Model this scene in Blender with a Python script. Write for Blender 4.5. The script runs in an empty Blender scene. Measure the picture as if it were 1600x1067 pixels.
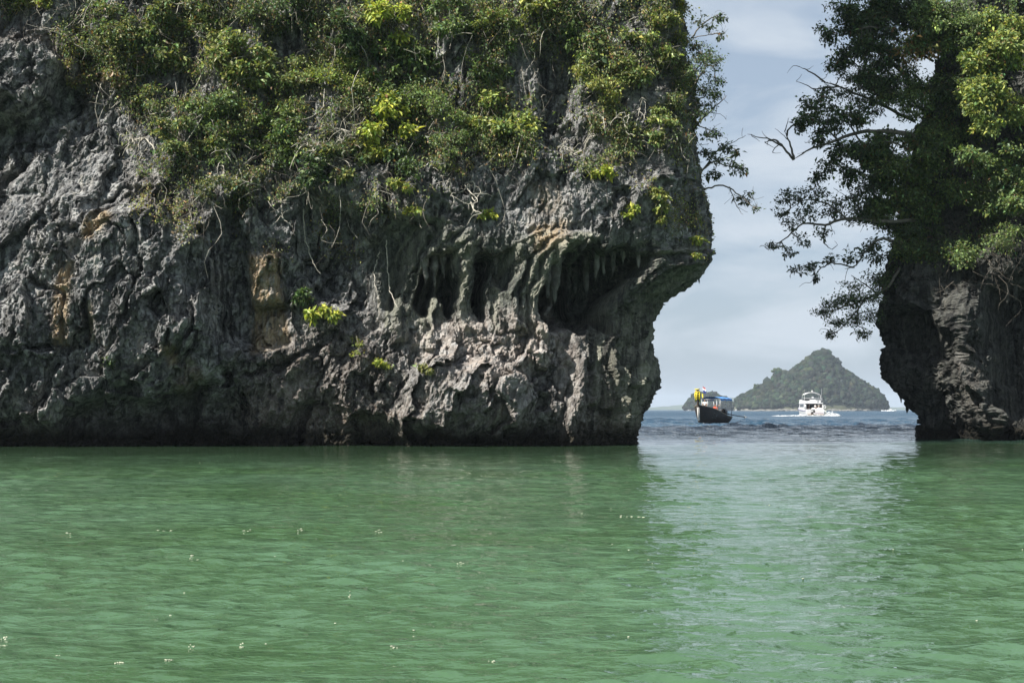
import bpy, math, random
import numpy as np
from mathutils import Vector

R = math.radians
random.seed(7)
rng = np.random.default_rng(11)
SC = bpy.context.scene
COL = SC.collection

# ------------------------------------------------------------------ camera, sky, sun, exposure
F = 2222.0            # focal length in photograph pixels (1600 wide)
EYE = 1.6
cam_d = bpy.data.cameras.new('camera')
cam = bpy.data.objects.new('camera', cam_d); COL.objects.link(cam)
cam.location = (0, 0, EYE); cam.rotation_euler = (R(90), 0, 0)
cam_d.sensor_width = 36.0; cam_d.lens = F / 1600 * 36
cam_d.shift_y = (640 - 533.5) / 1600
cam_d.clip_start = 0.1; cam_d.clip_end = 60000
SC.camera = cam

SUN = Vector((-0.80, -0.53, 1.0)).normalized()      # towards the sun
sun_el = math.asin(SUN.z); sun_rot = math.atan2(SUN.x, SUN.y)
world = bpy.data.worlds.new('World'); SC.world = world; world.use_nodes = True
nt = world.node_tree; nt.nodes.clear()
def wn(t, **k):
    n = nt.nodes.new(t)
    for a, b in k.items(): setattr(n, a, b)
    return n
wo = wn('ShaderNodeOutputWorld'); wb = wn('ShaderNodeBackground'); wb.inputs['Strength'].default_value = 0.060
sky = wn('ShaderNodeTexSky', sky_type='NISHITA', sun_disc=False, sun_elevation=sun_el, sun_rotation=sun_rot,
         air_density=1.0, dust_density=1.6, ozone_density=1.0, altitude=0.0)
wtc = wn('ShaderNodeTexCoord')
wmap = wn('ShaderNodeMapping'); wmap.inputs['Scale'].default_value = (3.4, 3.4, 8.5)
wnz = wn('ShaderNodeTexNoise'); wnz.inputs['Scale'].default_value = 2.3; wnz.inputs['Detail'].default_value = 7; wnz.inputs['Roughness'].default_value = 0.52
wnz.inputs['Distortion'].default_value = 0.35
wr = wn('ShaderNodeMapRange'); wr.inputs['From Min'].default_value = 0.44; wr.inputs['From Max'].default_value = 0.63
wr.inputs['To Min'].default_value = 0.0; wr.inputs['To Max'].default_value = 0.75
cl = wn('ShaderNodeRGB'); cl.outputs[0].default_value = (5.9, 6.5, 7.2, 1)
wmix = wn('ShaderNodeMix', data_type='RGBA')
L = nt.links.new
L(wtc.outputs['Generated'], wmap.inputs['Vector']); L(wmap.outputs[0], wnz.inputs['Vector']); L(wnz.outputs['Fac'], wr.inputs['Value'])
veil = wn('ShaderNodeMix', data_type='RGBA'); veil.inputs[0].default_value = 0.68; veil.inputs[7].default_value = (3.9, 4.75, 5.85, 1)
L(sky.outputs[0], veil.inputs[6]); L(wr.outputs[0], wmix.inputs[0]); L(veil.outputs[2], wmix.inputs[6]); L(cl.outputs[0], wmix.inputs[7])
L(wmix.outputs[2], wb.inputs['Color']); L(wb.outputs[0], wo.inputs['Surface'])

sl = bpy.data.lights.new('sun', 'SUN'); sl.energy = 5.0; sl.angle = R(0.55); sl.color = (1.0, 0.955, 0.88)
so = bpy.data.objects.new('sun', sl); COL.objects.link(so); so.location = (-40, -40, 90)
so.rotation_euler = (-SUN).to_track_quat('-Z', 'Y').to_euler()

SC.view_settings.view_transform = 'Standard'; SC.view_settings.look = 'None'
SC.view_settings.exposure = 0.98; SC.view_settings.gamma = 1.0; SC.view_settings.use_curve_mapping = False
SC.render.engine = 'CYCLES'
SC.cycles.use_denoising = True
SC.cycles.max_bounces = 6; SC.cycles.diffuse_bounces = 3; SC.cycles.glossy_bounces = 3; SC.cycles.transmission_bounces = 3
SC.cycles.volume_bounces = 0; SC.cycles.transparent_max_bounces = 4
SC.cycles.sample_clamp_indirect = 6
SC.cycles.caustics_reflective = False; SC.cycles.caustics_refractive = False

# ------------------------------------------------------------------ helpers
def W(px, py, y):
    """world point at depth y that lies on photograph pixel (px, py)"""
    return np.array([(px - 800) / F * y, y, EYE + (640 - py) / F * y])

PERM = rng.permutation(256); PERM = np.concatenate([PERM, PERM, PERM])
GRAD = rng.normal(size=(256, 3)); GRAD /= np.linalg.norm(GRAD, axis=1)[:, None]
RND3 = rng.random((256, 3))
def pnoise(p):
    i = np.floor(p).astype(np.int64); f = p - i
    u = f * f * f * (f * (f * 6 - 15) + 10); i &= 255
    def g(a, b, c):
        h = PERM[PERM[PERM[(i[:, 0] + a) & 255] + ((i[:, 1] + b) & 255)] + ((i[:, 2] + c) & 255)]
        return (GRAD[h] * (f - (a, b, c))).sum(1)
    ux, uy, uz = u[:, 0], u[:, 1], u[:, 2]
    x00 = g(0,0,0)*(1-ux)+g(1,0,0)*ux; x10 = g(0,1,0)*(1-ux)+g(1,1,0)*ux
    x01 = g(0,0,1)*(1-ux)+g(1,0,1)*ux; x11 = g(0,1,1)*(1-ux)+g(1,1,1)*ux
    return 1.5 * ((x00*(1-uy)+x10*uy)*(1-uz) + (x01*(1-uy)+x11*uy)*uz)
def fbm(p, o=4, gain=0.5):
    r = np.zeros(len(p)); a = 1.0; q = p.copy()
    for _ in range(o):
        r += a * pnoise(q); a *= gain; q = q * 2.03 + 17.3
    return r
def ridged(p, o=4, gain=0.5):
    r = np.zeros(len(p)); a = 1.0; q = p.copy()
    for _ in range(o):
        r += a * (1 - 2 * np.abs(pnoise(q))); a *= gain; q = q * 2.07 + 9.1
    return r
def blocks(p):
    """worley cells, each a tilted facet: (facet height, crack distance)"""
    i0 = np.floor(p).astype(np.int64); n = len(p)
    f1 = np.full(n, 9.0); f2 = np.full(n, 9.0); hv = np.zeros(n)
    for a in (-1, 0, 1):
        for b in (-1, 0, 1):
            for c in (-1, 0, 1):
                k = i0 + (a, b, c); kk = k & 255
                h = PERM[PERM[PERM[kk[:, 0]] + kk[:, 1]] + kk[:, 2]]
                d = p - (k + RND3[h]); dd = np.sqrt((d * d).sum(1))
                val = (d * GRAD[(h * 7 + 3) & 255]).sum(1) + 0.55 * (RND3[(h * 13 + 5) & 255][:, 0] - 0.5)
                m = dd < f1
                f2 = np.where(m, f1, np.minimum(f2, dd)); hv = np.where(m, val, hv); f1 = np.where(m, dd, f1)
    return hv, f2 - f1

def mesh_np(name, v, faces, smooth=True):
    """faces: int array (n,3) or (n,4)"""
    me = bpy.data.meshes.new(name)
    v = np.asarray(v, np.float32); faces = np.asarray(faces, np.int32); k = faces.shape[1]; n = len(faces)
    me.vertices.add(len(v)); me.vertices.foreach_set('co', v.ravel())
    me.loops.add(n * k); me.loops.foreach_set('vertex_index', faces.ravel())
    me.polygons.add(n); me.polygons.foreach_set('loop_start', np.arange(0, n * k, k, dtype=np.int32))
    me.polygons.foreach_set('use_smooth', np.full(n, smooth, bool))
    me.update(calc_edges=True); me.validate()
    return me
def color_attr(me, name, rgba):
    a = me.color_attributes.new(name, 'FLOAT_COLOR', 'POINT')
    a.data.foreach_set('color', np.asarray(rgba, np.float32).ravel())
def link(name, me, mat=None, parent=None, **props):
    o = bpy.data.objects.new(name, me); COL.objects.link(o)
    if me is not None and mat is not None:
        me.materials.clear(); me.materials.append(mat)
    if parent is not None: o.parent = parent
    for a, b in props.items(): o[a] = b
    return o
def empty(name, loc, rz=0.0, scale_=1.0, **props):
    o = bpy.data.objects.new(name, None); COL.objects.link(o); o.location = [float(c) for c in loc]; o.rotation_euler = (0, 0, rz)
    o.empty_display_size = 0.2; o.scale = (scale_,) * 3
    for a, b in props.items(): o[a] = b
    return o

class Geo:
    """collects quads"""
    def __init__(s): s.v = []; s.f = []; s.n = 0
    def add(s, v, f):
        s.v.append(np.asarray(v, float)); s.f.append(np.asarray(f, int) + s.n); s.n += len(v)
    def tube(s, pts, rad, sides=6, cap=True):
        pts = np.asarray(pts, float); n = len(pts); rad = np.broadcast_to(np.asarray(rad, float), (n,))
        t = np.gradient(pts, axis=0); t /= np.linalg.norm(t, axis=1)[:, None] + 1e-9
        ref = np.array([0.31, 0.17, 0.93]); u = np.cross(t, ref); u /= np.linalg.norm(u, axis=1)[:, None] + 1e-9; w = np.cross(t, u)
        a = np.linspace(0, 2 * np.pi, sides, endpoint=False)
        ring = pts[:, None] + rad[:, None, None] * (np.cos(a)[None, :, None] * u[:, None] + np.sin(a)[None, :, None] * w[:, None])
        v = ring.reshape(-1, 3); f = []
        i = np.arange(n - 1)[:, None] * sides; j = np.arange(sides)[None]; j2 = (j + 1) % sides
        f = np.stack([i + j, i + j2, i + sides + j2, i + sides + j], -1).reshape(-1, 4)
        if cap:
            e = len(v); v = np.vstack([v, pts[:1], pts[-1:]])

            b = (n - 1) * sides

            s._tri = getattr(s, '_tri', [])
            s._tri.append(np.stack([np.full(sides, e), (np.arange(sides) + 1) % sides, np.arange(sides)], -1) + s.n)
            s._tri.append(np.stack([np.full(sides, e + 1), b + np.arange(sides), b + (np.arange(sides) + 1) % sides], -1) + s.n)
        s.add(v, f)
    def box(s, c, d, rot=None):
        c = np.asarray(c, float); h = np.asarray(d, float) / 2
        v = np.array([[x, y, z] for x in (-1, 1) for y in (-1, 1) for z in (-1, 1)]) * h
        if rot is not None: v = v @ np.array(rot).T
        s.add(v + c, [[0,1,3,2],[4,6,7,5],[0,4,5,1],[2,3,7,6],[0,2,6,4],[1,5,7,3]])
    def grid(s, P):
        """P (n,m,3) sheet"""
        n, m = P.shape[:2]; i = np.arange(n - 1)[:, None] * m; j = np.arange(m - 1)[None]
        s.add(P.reshape(-1, 3), np.stack([i + j, i + j + 1, i + m + j + 1, i + m + j], -1).reshape(-1, 4))
    def mesh(s, name, smooth=True):
        v = np.vstack(s.v); q = np.vstack(s.f); me = bpy.data.meshes.new(name)
        tri = np.vstack(s._tri) if getattr(s, '_tri', None) else np.zeros((0, 3), int)
        lv = np.concatenate([q.ravel(), tri.ravel()]).astype(np.int32)
        st = np.concatenate([np.arange(len(q)) * 4, len(q) * 4 + np.arange(len(tri)) * 3]).astype(np.int32)
        me.vertices.add(len(v)); me.vertices.foreach_set('co', v.astype(np.float32).ravel())
        me.loops.add(len(lv)); me.loops.foreach_set('vertex_index', lv)
        me.polygons.add(len(st)); me.polygons.foreach_set('loop_start', st)
        me.polygons.foreach_set('use_smooth', np.full(len(st), smooth, bool))
        me.update(calc_edges=True); me.validate()
        return me

# ------------------------------------------------------------------ materials
class M:
    def __init__(s, name):
        s.m = bpy.data.materials.new(name); s.m.use_nodes = True; s.t = s.m.node_tree; s.t.nodes.clear()
        s.out = s.n('ShaderNodeOutputMaterial')
    def n(s, t, ins=None, **k):
        nd = s.t.nodes.new(t)
        for a, b in k.items(): setattr(nd, a, b)
        for a, b in (ins or {}).items(): s.set(nd.inputs[a], b)
        return nd
    def set(s, sock, b):
        if isinstance(b, bpy.types.NodeSocket): s.t.links.new(b, sock)
        else: sock.default_value = b
    def noise(s, vec, scale, detail=4, rough=0.55, dist=0.0):
        return s.n('ShaderNodeTexNoise', {'Vector': vec, 'Scale': scale, 'Detail': detail, 'Roughness': rough, 'Distortion': dist}).outputs['Fac']
    def ramp(s, fac, stops):
        r = s.n('ShaderNodeValToRGB', {'Fac': fac}); e = r.color_ramp.elements
        while len(e) < len(stops): e.new(0.5)
        for el, (p, c) in zip(e, stops):
            el.position = p; el.color = (*c, 1) if len(c) == 3 else c
        return r.outputs['Color']
    def mix(s, fac, a, b, blend='MIX'):
        return s.n('ShaderNodeMix', {'Factor': fac, 'A': a, 'B': b}, data_type='RGBA', blend_type=blend).outputs['Result'] if False else s._mix(fac, a, b, blend)
    def _mix(s, fac, a, b, blend):
        nd = s.t.nodes.new('ShaderNodeMix'); nd.data_type = 'RGBA'; nd.blend_type = blend
        s.set(nd.inputs[0], fac)
        for sock, v in ((nd.inputs[6], a), (nd.inputs[7], b)):
            s.set(sock, (*v, 1) if isinstance(v, tuple) and len(v) == 3 else v)
        return nd.outputs[2]
    def math(s, op, a, b=0.0, clamp=False):
        nd = s.t.nodes.new('ShaderNodeMath'); nd.operation = op; nd.use_clamp = clamp
        s.set(nd.inputs[0], a); s.set(nd.inputs[1], b); return nd.outputs[0]
    def rng(s, v, a, b, c=0.0, d=1.0):
        return s.n('ShaderNodeMapRange', {'Value': v, 'From Min': a, 'From Max': b, 'To Min': c, 'To Max': d}).outputs[0]

def simple(name, col, rough=0.6, var=0.18, scale=6.0, metallic=0.0, bump=0.0, spec=0.4):
    k = M(name); tc = k.n('ShaderNodeTexCoord').outputs['Object']
    f = k.noise(tc, scale, 5)
    c = k.mix(k.rng(f, 0.3, 0.7), tuple(x * (1 - var) for x in col), tuple(min(1, x * (1 + var)) for x in col))
    b = k.n('ShaderNodeBsdfPrincipled', {'Base Color': c, 'Roughness': rough, 'Metallic': metallic, 'Specular IOR Level': spec})
    if bump:
        bn = k.n('ShaderNodeBump', {'Height': f, 'Strength': bump, 'Distance': 0.02}); k.set(b.inputs['Normal'], bn.outputs[0])
    k.set(k.out.inputs['Surface'], b.outputs[0]); return k.m

def rock_material(name, dark=1.0):
    k = M(name); geo = k.n('ShaderNodeNewGeometry').outputs['Position']
    at = k.n('ShaderNodeAttribute', attribute_name='stain').outputs['Color']
    sep = k.n('ShaderNodeSeparateColor', {'Color': at}).outputs
    at2 = k.n('ShaderNodeAttribute', attribute_name='stain2').outputs['Color']
    sep2 = k.n('ShaderNodeSeparateColor', {'Color': at2}).outputs
    big = k.noise(geo, 0.45, 5, 0.6, 0.4); mid = k.noise(geo, 2.4, 6, 0.65, 0.5); fine = k.noise(geo, 11.0, 6, 0.7)
    mp = k.n('ShaderNodeMapping', {'Vector': geo, 'Scale': (1.6, 1.6, 0.16)}).outputs[0]
    streak = k.noise(mp, 1.6, 6, 0.62, 0.6)
    mp2 = k.n('ShaderNodeMapping', {'Vector': geo, 'Scale': (5.0, 5.0, 0.35)}).outputs[0]
    streak2 = k.noise(mp2, 1.5, 5, 0.6, 0.3)
    c = k.ramp(mid, [(0.30, (0.055, 0.056, 0.058)), (0.42, (0.18, 0.18, 0.182)), (0.52, (0.38, 0.378, 0.372)), (0.66, (0.62, 0.615, 0.60))])
    c = k.mix(k.rng(big, 0.50, 0.66, 0.0, 0.5), c, (0.12, 0.123, 0.13))                   # bluish grey weathering crust
    warm = k.noise(geo, 0.8, 4, 0.6, 0.8)
    c = k.mix(k.rng(warm, 0.57, 0.74, 0.0, 0.4), c, (0.26, 0.22, 0.175))
    # green-grey flowstone with vertical stripes
    flow = k.ramp(streak2, [(0.3, (0.075, 0.085, 0.075)), (0.5, (0.15, 0.165, 0.14)), (0.62, (0.24, 0.25, 0.20)), (0.75, (0.36, 0.36, 0.31))])
    c = k.mix(sep[2], c, flow)
    # brown dirt
    c = k.mix(k.math('MULTIPLY', sep2[1], k.rng(fine, 0.3, 0.6), True), c, (0.17, 0.115, 0.072))
    # cream runs and black streaks of lichen
    mp3 = k.n('ShaderNodeMapping', {'Vector': geo, 'Scale': (2.2, 2.2, 0.13), 'Location': (7, 3, 1)}).outputs[0]
    c = k.mix(k.rng(k.noise(mp3, 1.7, 6, 0.6, 0.7), 0.57, 0.66, 0.0, 0.62), c, (0.58, 0.54, 0.46))
    c = k.mix(k.rng(streak, 0.50, 0.60, 0.0, 0.80), c, (0.035, 0.035, 0.036))
    c = k.mix(k.rng(k.noise(geo, 1.1, 6, 0.68, 0.9), 0.53, 0.62, 0.0, 0.7), c, (0.055, 0.054, 0.053))
    c = k.mix(k.rng(fine, 0.53, 0.66, 0.0, 0.6), c, (0.045, 0.045, 0.043))
    c = k.mix(k.math('MULTIPLY', sep2[2], k.rng(streak2, 0.30, 0.52), True), c, (0.44, 0.44, 0.35))
    # ochre
    och = k.ramp(k.noise(mp, 4.0, 5, 0.6), [(0.3, (0.24, 0.16, 0.09)), (0.5, (0.50, 0.38, 0.24)), (0.7, (0.66, 0.56, 0.42))])
    oc = k.math('MULTIPLY', sep[0], k.rng(k.noise(mp, 2.6, 5, 0.6, 0.5), 0.34, 0.52), True)
    c = k.mix(oc, c, och)
    # pale pinkish limestone, and the painted sunlit strip in the cave
    pale = k.ramp(mid, [(0.3, (0.26, 0.215, 0.185)), (0.5, (0.52, 0.455, 0.405)), (0.7, (0.70, 0.65, 0.60))])
    pc = k.math('MULTIPLY', sep[1], k.rng(k.noise(geo, 1.8, 6, 0.7), 0.36, 0.58), True)
    c = k.mix(pc, c, pale)
    # tide band: wet, dark, with oysters and algae
    tide = k.ramp(k.noise(geo, 7.0, 5, 0.7), [(0.35, (0.018, 0.016, 0.012)), (0.55, (0.045, 0.04, 0.028)), (0.72, (0.13, 0.11, 0.07))])
    c = k.mix(sep2[0], c, tide)
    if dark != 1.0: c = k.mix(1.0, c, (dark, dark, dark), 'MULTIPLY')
    h = k.math('ADD', k.math('MULTIPLY', k.noise(geo, 5.0, 6, 0.7), 1.0), k.math('MULTIPLY', k.noise(geo, 22.0, 4, 0.7), 0.35))
    bn = k.n('ShaderNodeBump', {'Height': h, 'Strength': 1.0, 'Distance': 0.30})
    b = k.n('ShaderNodeBsdfPrincipled', {'Base Color': c, 'Roughness': k.rng(sep2[0], 0, 1, 0.9, 0.6), 'Specular IOR Level': 0.25, 'Normal': bn.outputs[0]})
    k.set(k.out.inputs['Surface'], b.outputs[0]); return k.m

def leaf_material(name, trans=0.35):
    k = M(name); at = k.n('ShaderNodeAttribute', attribute_name='tint').outputs['Color']
    d = k.n('ShaderNodeBsdfPrincipled', {'Base Color': at, 'Roughness': 0.45, 'Specular IOR Level': 0.35})
    t = k.n('ShaderNodeBsdfTranslucent', {'Color': k.mix(1.0, at, (1.15, 1.22, 0.62), 'MULTIPLY')})
    mx = k.n('ShaderNodeMixShader', {0: trans, 1: d.outputs[0], 2: t.outputs[0]})
    k.set(k.out.inputs['Surface'], mx.outputs[0]); return k.m

def water_material():
    k = M('water'); geo = k.n('ShaderNodeNewGeometry').outputs['Position']
    xyz = k.n('ShaderNodeSeparateXYZ', {'Vector': geo}).outputs
    wob = k.math('MULTIPLY', k.math('SUBTRACT', k.noise(geo, 0.06, 4), 0.5), 50.0)
    deep = k.rng(k.math('ADD', xyz[1], wob), 66, 110)                                       # the sandy lagoon floor falls away past the mouth
    patch = k.noise(geo, 0.12, 4, 0.6)
    lag = k.mix(k.rng(patch, 0.34, 0.66), (0.042, 0.090, 0.036), (0.070, 0.136, 0.078))
    foot = k.rng(k.math('ADD', xyz[1], k.math('MULTIPLY', k.math('SUBTRACT', k.noise(geo, 0.25, 4), 0.5), 26.0)), 36, 54)   # cliff's dark reflection painted into the water colour near its foot
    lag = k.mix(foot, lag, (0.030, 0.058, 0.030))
    sea = k.mix(k.rng(k.noise(geo, 0.02, 4), 0.35, 0.65), (0.010, 0.042, 0.078), (0.022, 0.066, 0.110))
    c = k.mix(deep, lag, sea)
    mp = k.n('ShaderNodeMapping', {'Vector': geo, 'Scale': (0.55, 1.0, 1.0)}).outputs[0]
    h = k.math('ADD', k.math('MULTIPLY', k.noise(mp, 3.0, 3, 0.55, 0.6), 0.06), k.math('ADD', k.math('MULTIPLY', k.noise(mp, 8.0, 3, 0.6), 0.024), k.math('MULTIPLY', k.noise(mp, 24.0, 2, 0.5), 0.005)))
    hs = k.math('MULTIPLY', k.noise(mp, 0.45, 5, 0.68, 0.5), 1.9)                            # open-sea chop
    h = k.math('MULTIPLY', h, k.rng(xyz[1], 26, 52, 1.0, 0.32))
    h = k.math('ADD', h, k.math('MULTIPLY', hs, deep))
    bn = k.n('ShaderNodeBump', {'Height': h, 'Strength': 0.9, 'Distance': 1.0})
    b = k.n('ShaderNodeBsdfPrincipled', {'Base Color': c, 'Roughness': k.rng(xyz[1], 110, 420, 0.025, 0.34), 'IOR': 1.33, 'Normal': bn.outputs[0]})
    k.set(k.out.inputs['Surface'], b.outputs[0]); return k.m

M_ROCK = rock_material('limestone'); M_ROCK_R = rock_material('limestone_shaded', 0.5)  # right cliff's copy darkened to put its shade into the colour
M_LEAF = leaf_material('leaves'); M_LEAFD = leaf_material('leaves_thick', 0.2)
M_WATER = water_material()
M_BARK = simple('bark', (0.13, 0.115, 0.095), 0.9, 0.45, 9, bump=0.4)
M_BARKP = simple('bark_pale', (0.42, 0.39, 0.33), 0.85, 0.35, 9, bump=0.3)
M_FOAM = simple('foam', (0.66, 0.68, 0.69), 0.7, 0.08, 4)

# ------------------------------------------------------------------ water: one sheet to the horizon, with real waves near by
def build_water():
    r = [0.6]
    while r[-1] < 7.2: r.append(r[-1] * 1.09)
    while r[-1] < 70: r.append(r[-1] * 1.0048)
    while r[-1] < 240: r.append(r[-1] * 1.007)
    while r[-1] < 11500: r.append(r[-1] * (1.012 if r[-1] < 700 else 1.05))
    r = np.array(r)
    a = np.concatenate([np.linspace(-math.pi, -0.42, 34, endpoint=False), np.arange(-0.42, 0.42, 0.0022), np.linspace(0.42, math.pi, 34)[:-1]])
    rr, aa = np.meshgrid(r, a, indexing='ij'); x = rr * np.sin(aa); y = rr * np.cos(aa); z = np.zeros_like(x)
    wr_ = np.random.default_rng(5)
    step = np.maximum(rr * 0.0036, 0.02); step = np.where(rr > 240, rr * 0.012, step); step = np.where((np.abs(aa) > 0.42), rr * 0.08, step)
    for i in range(72):
        lam = 0.14 * (1.9 / 0.14) ** wr_.random(); th = wr_.normal(math.pi * 0.5, 0.5)
        kx, ky = math.cos(th) * 2 * math.pi / lam, math.sin(th) * 2 * math.pi / lam
        amp = 0.0050 * min(lam, 0.55) ** 0.80
        ph = kx * x + ky * y + wr_.random() * 6.283 + 0.8 * np.sin(0.21 * x * math.cos(i) + 0.17 * y * math.sin(i) + i)
        z += amp * (1 - 2 * np.abs(np.sin(ph * 0.5)) ** 1.15 if i % 3 == 0 else np.sin(ph)) * np.clip(lam / (step * 2.5) - 0.6, 0, 1)
    gust = fbm(np.stack([x * 0.10, y * 0.17, 0 * x], -1).reshape(-1, 3) + 3.3, 3).reshape(x.shape); z *= np.clip(1.0 + 0.75 * gust, 0.35, 1.8)
    z *= 1 - 0.80 * np.clip((y - 30) / 24, 0, 1) * np.clip((7.5 - x) / 4, 0.45, 1) * np.clip((90 - y) / 20, 0, 1)
    out = np.clip((y - 70) / 40, 0, 1) * (np.abs(aa) < 0.42)
    for i in range(40):                                                    # choppier open sea past the mouth
        lam = 1.0 * (4.0 / 1.0) ** wr_.random(); th = wr_.normal(math.pi * 0.55, 0.55); q = 2 * math.pi / lam
        ph = q * (math.cos(th) * x + math.sin(th) * y) + wr_.random() * 6.283 + 0.7 * np.sin(0.05 * x * math.cos(i) + 0.04 * y * math.sin(i) + i)
        z += out * 0.015 * lam ** 0.7 * np.sin(ph) * np.clip(lam / (step * 2.5) - 0.5, 0, 1)
    global WATER_Z
    WATER_Z = (r, a, z)
    n, m = x.shape
    v = np.stack([x, y, z], -1).reshape(-1, 3)
    i = np.arange(n - 1)[:, None] * m; j = np.arange(m)[None]; j2 = (j + 1) % m
    f = np.stack([i + j, i + m + j, i + m + j2, i + j2], -1).reshape(-1, 4)
    me = mesh_np('water', v, f[:, ::-1])
    if me.polygons[0].normal.z < 0: me.flip_normals()
    # close the small hole under the camera
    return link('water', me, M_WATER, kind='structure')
build_water()

# ------------------------------------------------------------------ cliffs
class Sculpt:
    """raster in photograph pixels that holds depth (m, towards the viewer) and stains, sampled by cliff vertices"""
    S = 3.0
    def __init__(s, x0, x1, y0, y1):
        s.x0, s.y0 = x0, y0; s.w = int((x1 - x0) / s.S) + 2; s.h = int((y1 - y0) / s.S) + 2
        s.X, s.Y = np.meshgrid(x0 + np.arange(s.w) * s.S, y0 + np.arange(s.h) * s.S)
        s.d = np.zeros((s.h, s.w)); s.lay = {}
    def blur(s, a, r):
        r = max(1, int(r / s.S))
        k = np.exp(-0.5 * (np.arange(-2 * r, 2 * r + 1) / r) ** 2); k /= k.sum()
        p = np.pad(a, 2 * r, mode='edge')
        p = np.apply_along_axis(lambda q: np.convolve(q, k, 'valid'), 0, p)
        return np.apply_along_axis(lambda q: np.convolve(q, k, 'valid'), 1, p)
    def macro(s, xs, ys, rows):
        g = np.array(rows, float)
        a = np.array([np.interp(s.X[0], xs, row) for row in g])
        s.d += s.blur(np.array([np.interp(s.Y[:, 0], ys, a[:, i]) for i in range(s.w)]).T, 22)
    def poly(s, pts, blur=6):
        inside = np.zeros(s.X.shape, bool); n = len(pts); j = n - 1
        for i in range(n):
            xi, yi = pts[i]; xj, yj = pts[j]
            if yi != yj: inside ^= ((yi > s.Y) != (yj > s.Y)) & (s.X < (xj - xi) * (s.Y - yi) / (yj - yi) + xi)
            j = i
        return s.blur(inside.astype(float), blur)
    def line(s, pts, r):
        d = np.full(s.X.shape, 1e9)
        for (ax, ay), (bx, by) in zip(pts[:-1], pts[1:]):
            t = np.clip(((s.X - ax) * (bx - ax) + (s.Y - ay) * (by - ay)) / ((bx - ax) ** 2 + (by - ay) ** 2), 0, 1)
            d = np.minimum(d, np.hypot(s.X - ax - t * (bx - ax), s.Y - ay - t * (by - ay)))
        return np.clip(1 - (d / r) ** 2, 0, 1)
    def sample(s, arr, px, py):
        u = np.clip((px - s.x0) / s.S, 0, s.w - 1.001); v = np.clip((py - s.y0) / s.S, 0, s.h - 1.001)
        i = v.astype(int); j = u.astype(int); fu = u - j; fv = v - i
        return (arr[i, j]*(1-fu)+arr[i, j+1]*fu)*(1-fv) + (arr[i+1, j]*(1-fu)+arr[i+1, j+1]*fu)*fv

def rows_z(top, fine, fine_top):
    z = list(np.arange(-0.6, fine_top, fine)); st = fine
    while z[-1] < top: st = min(st * 1.2, 1.4); z.append(z[-1] + st)
    return np.array(z)

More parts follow.
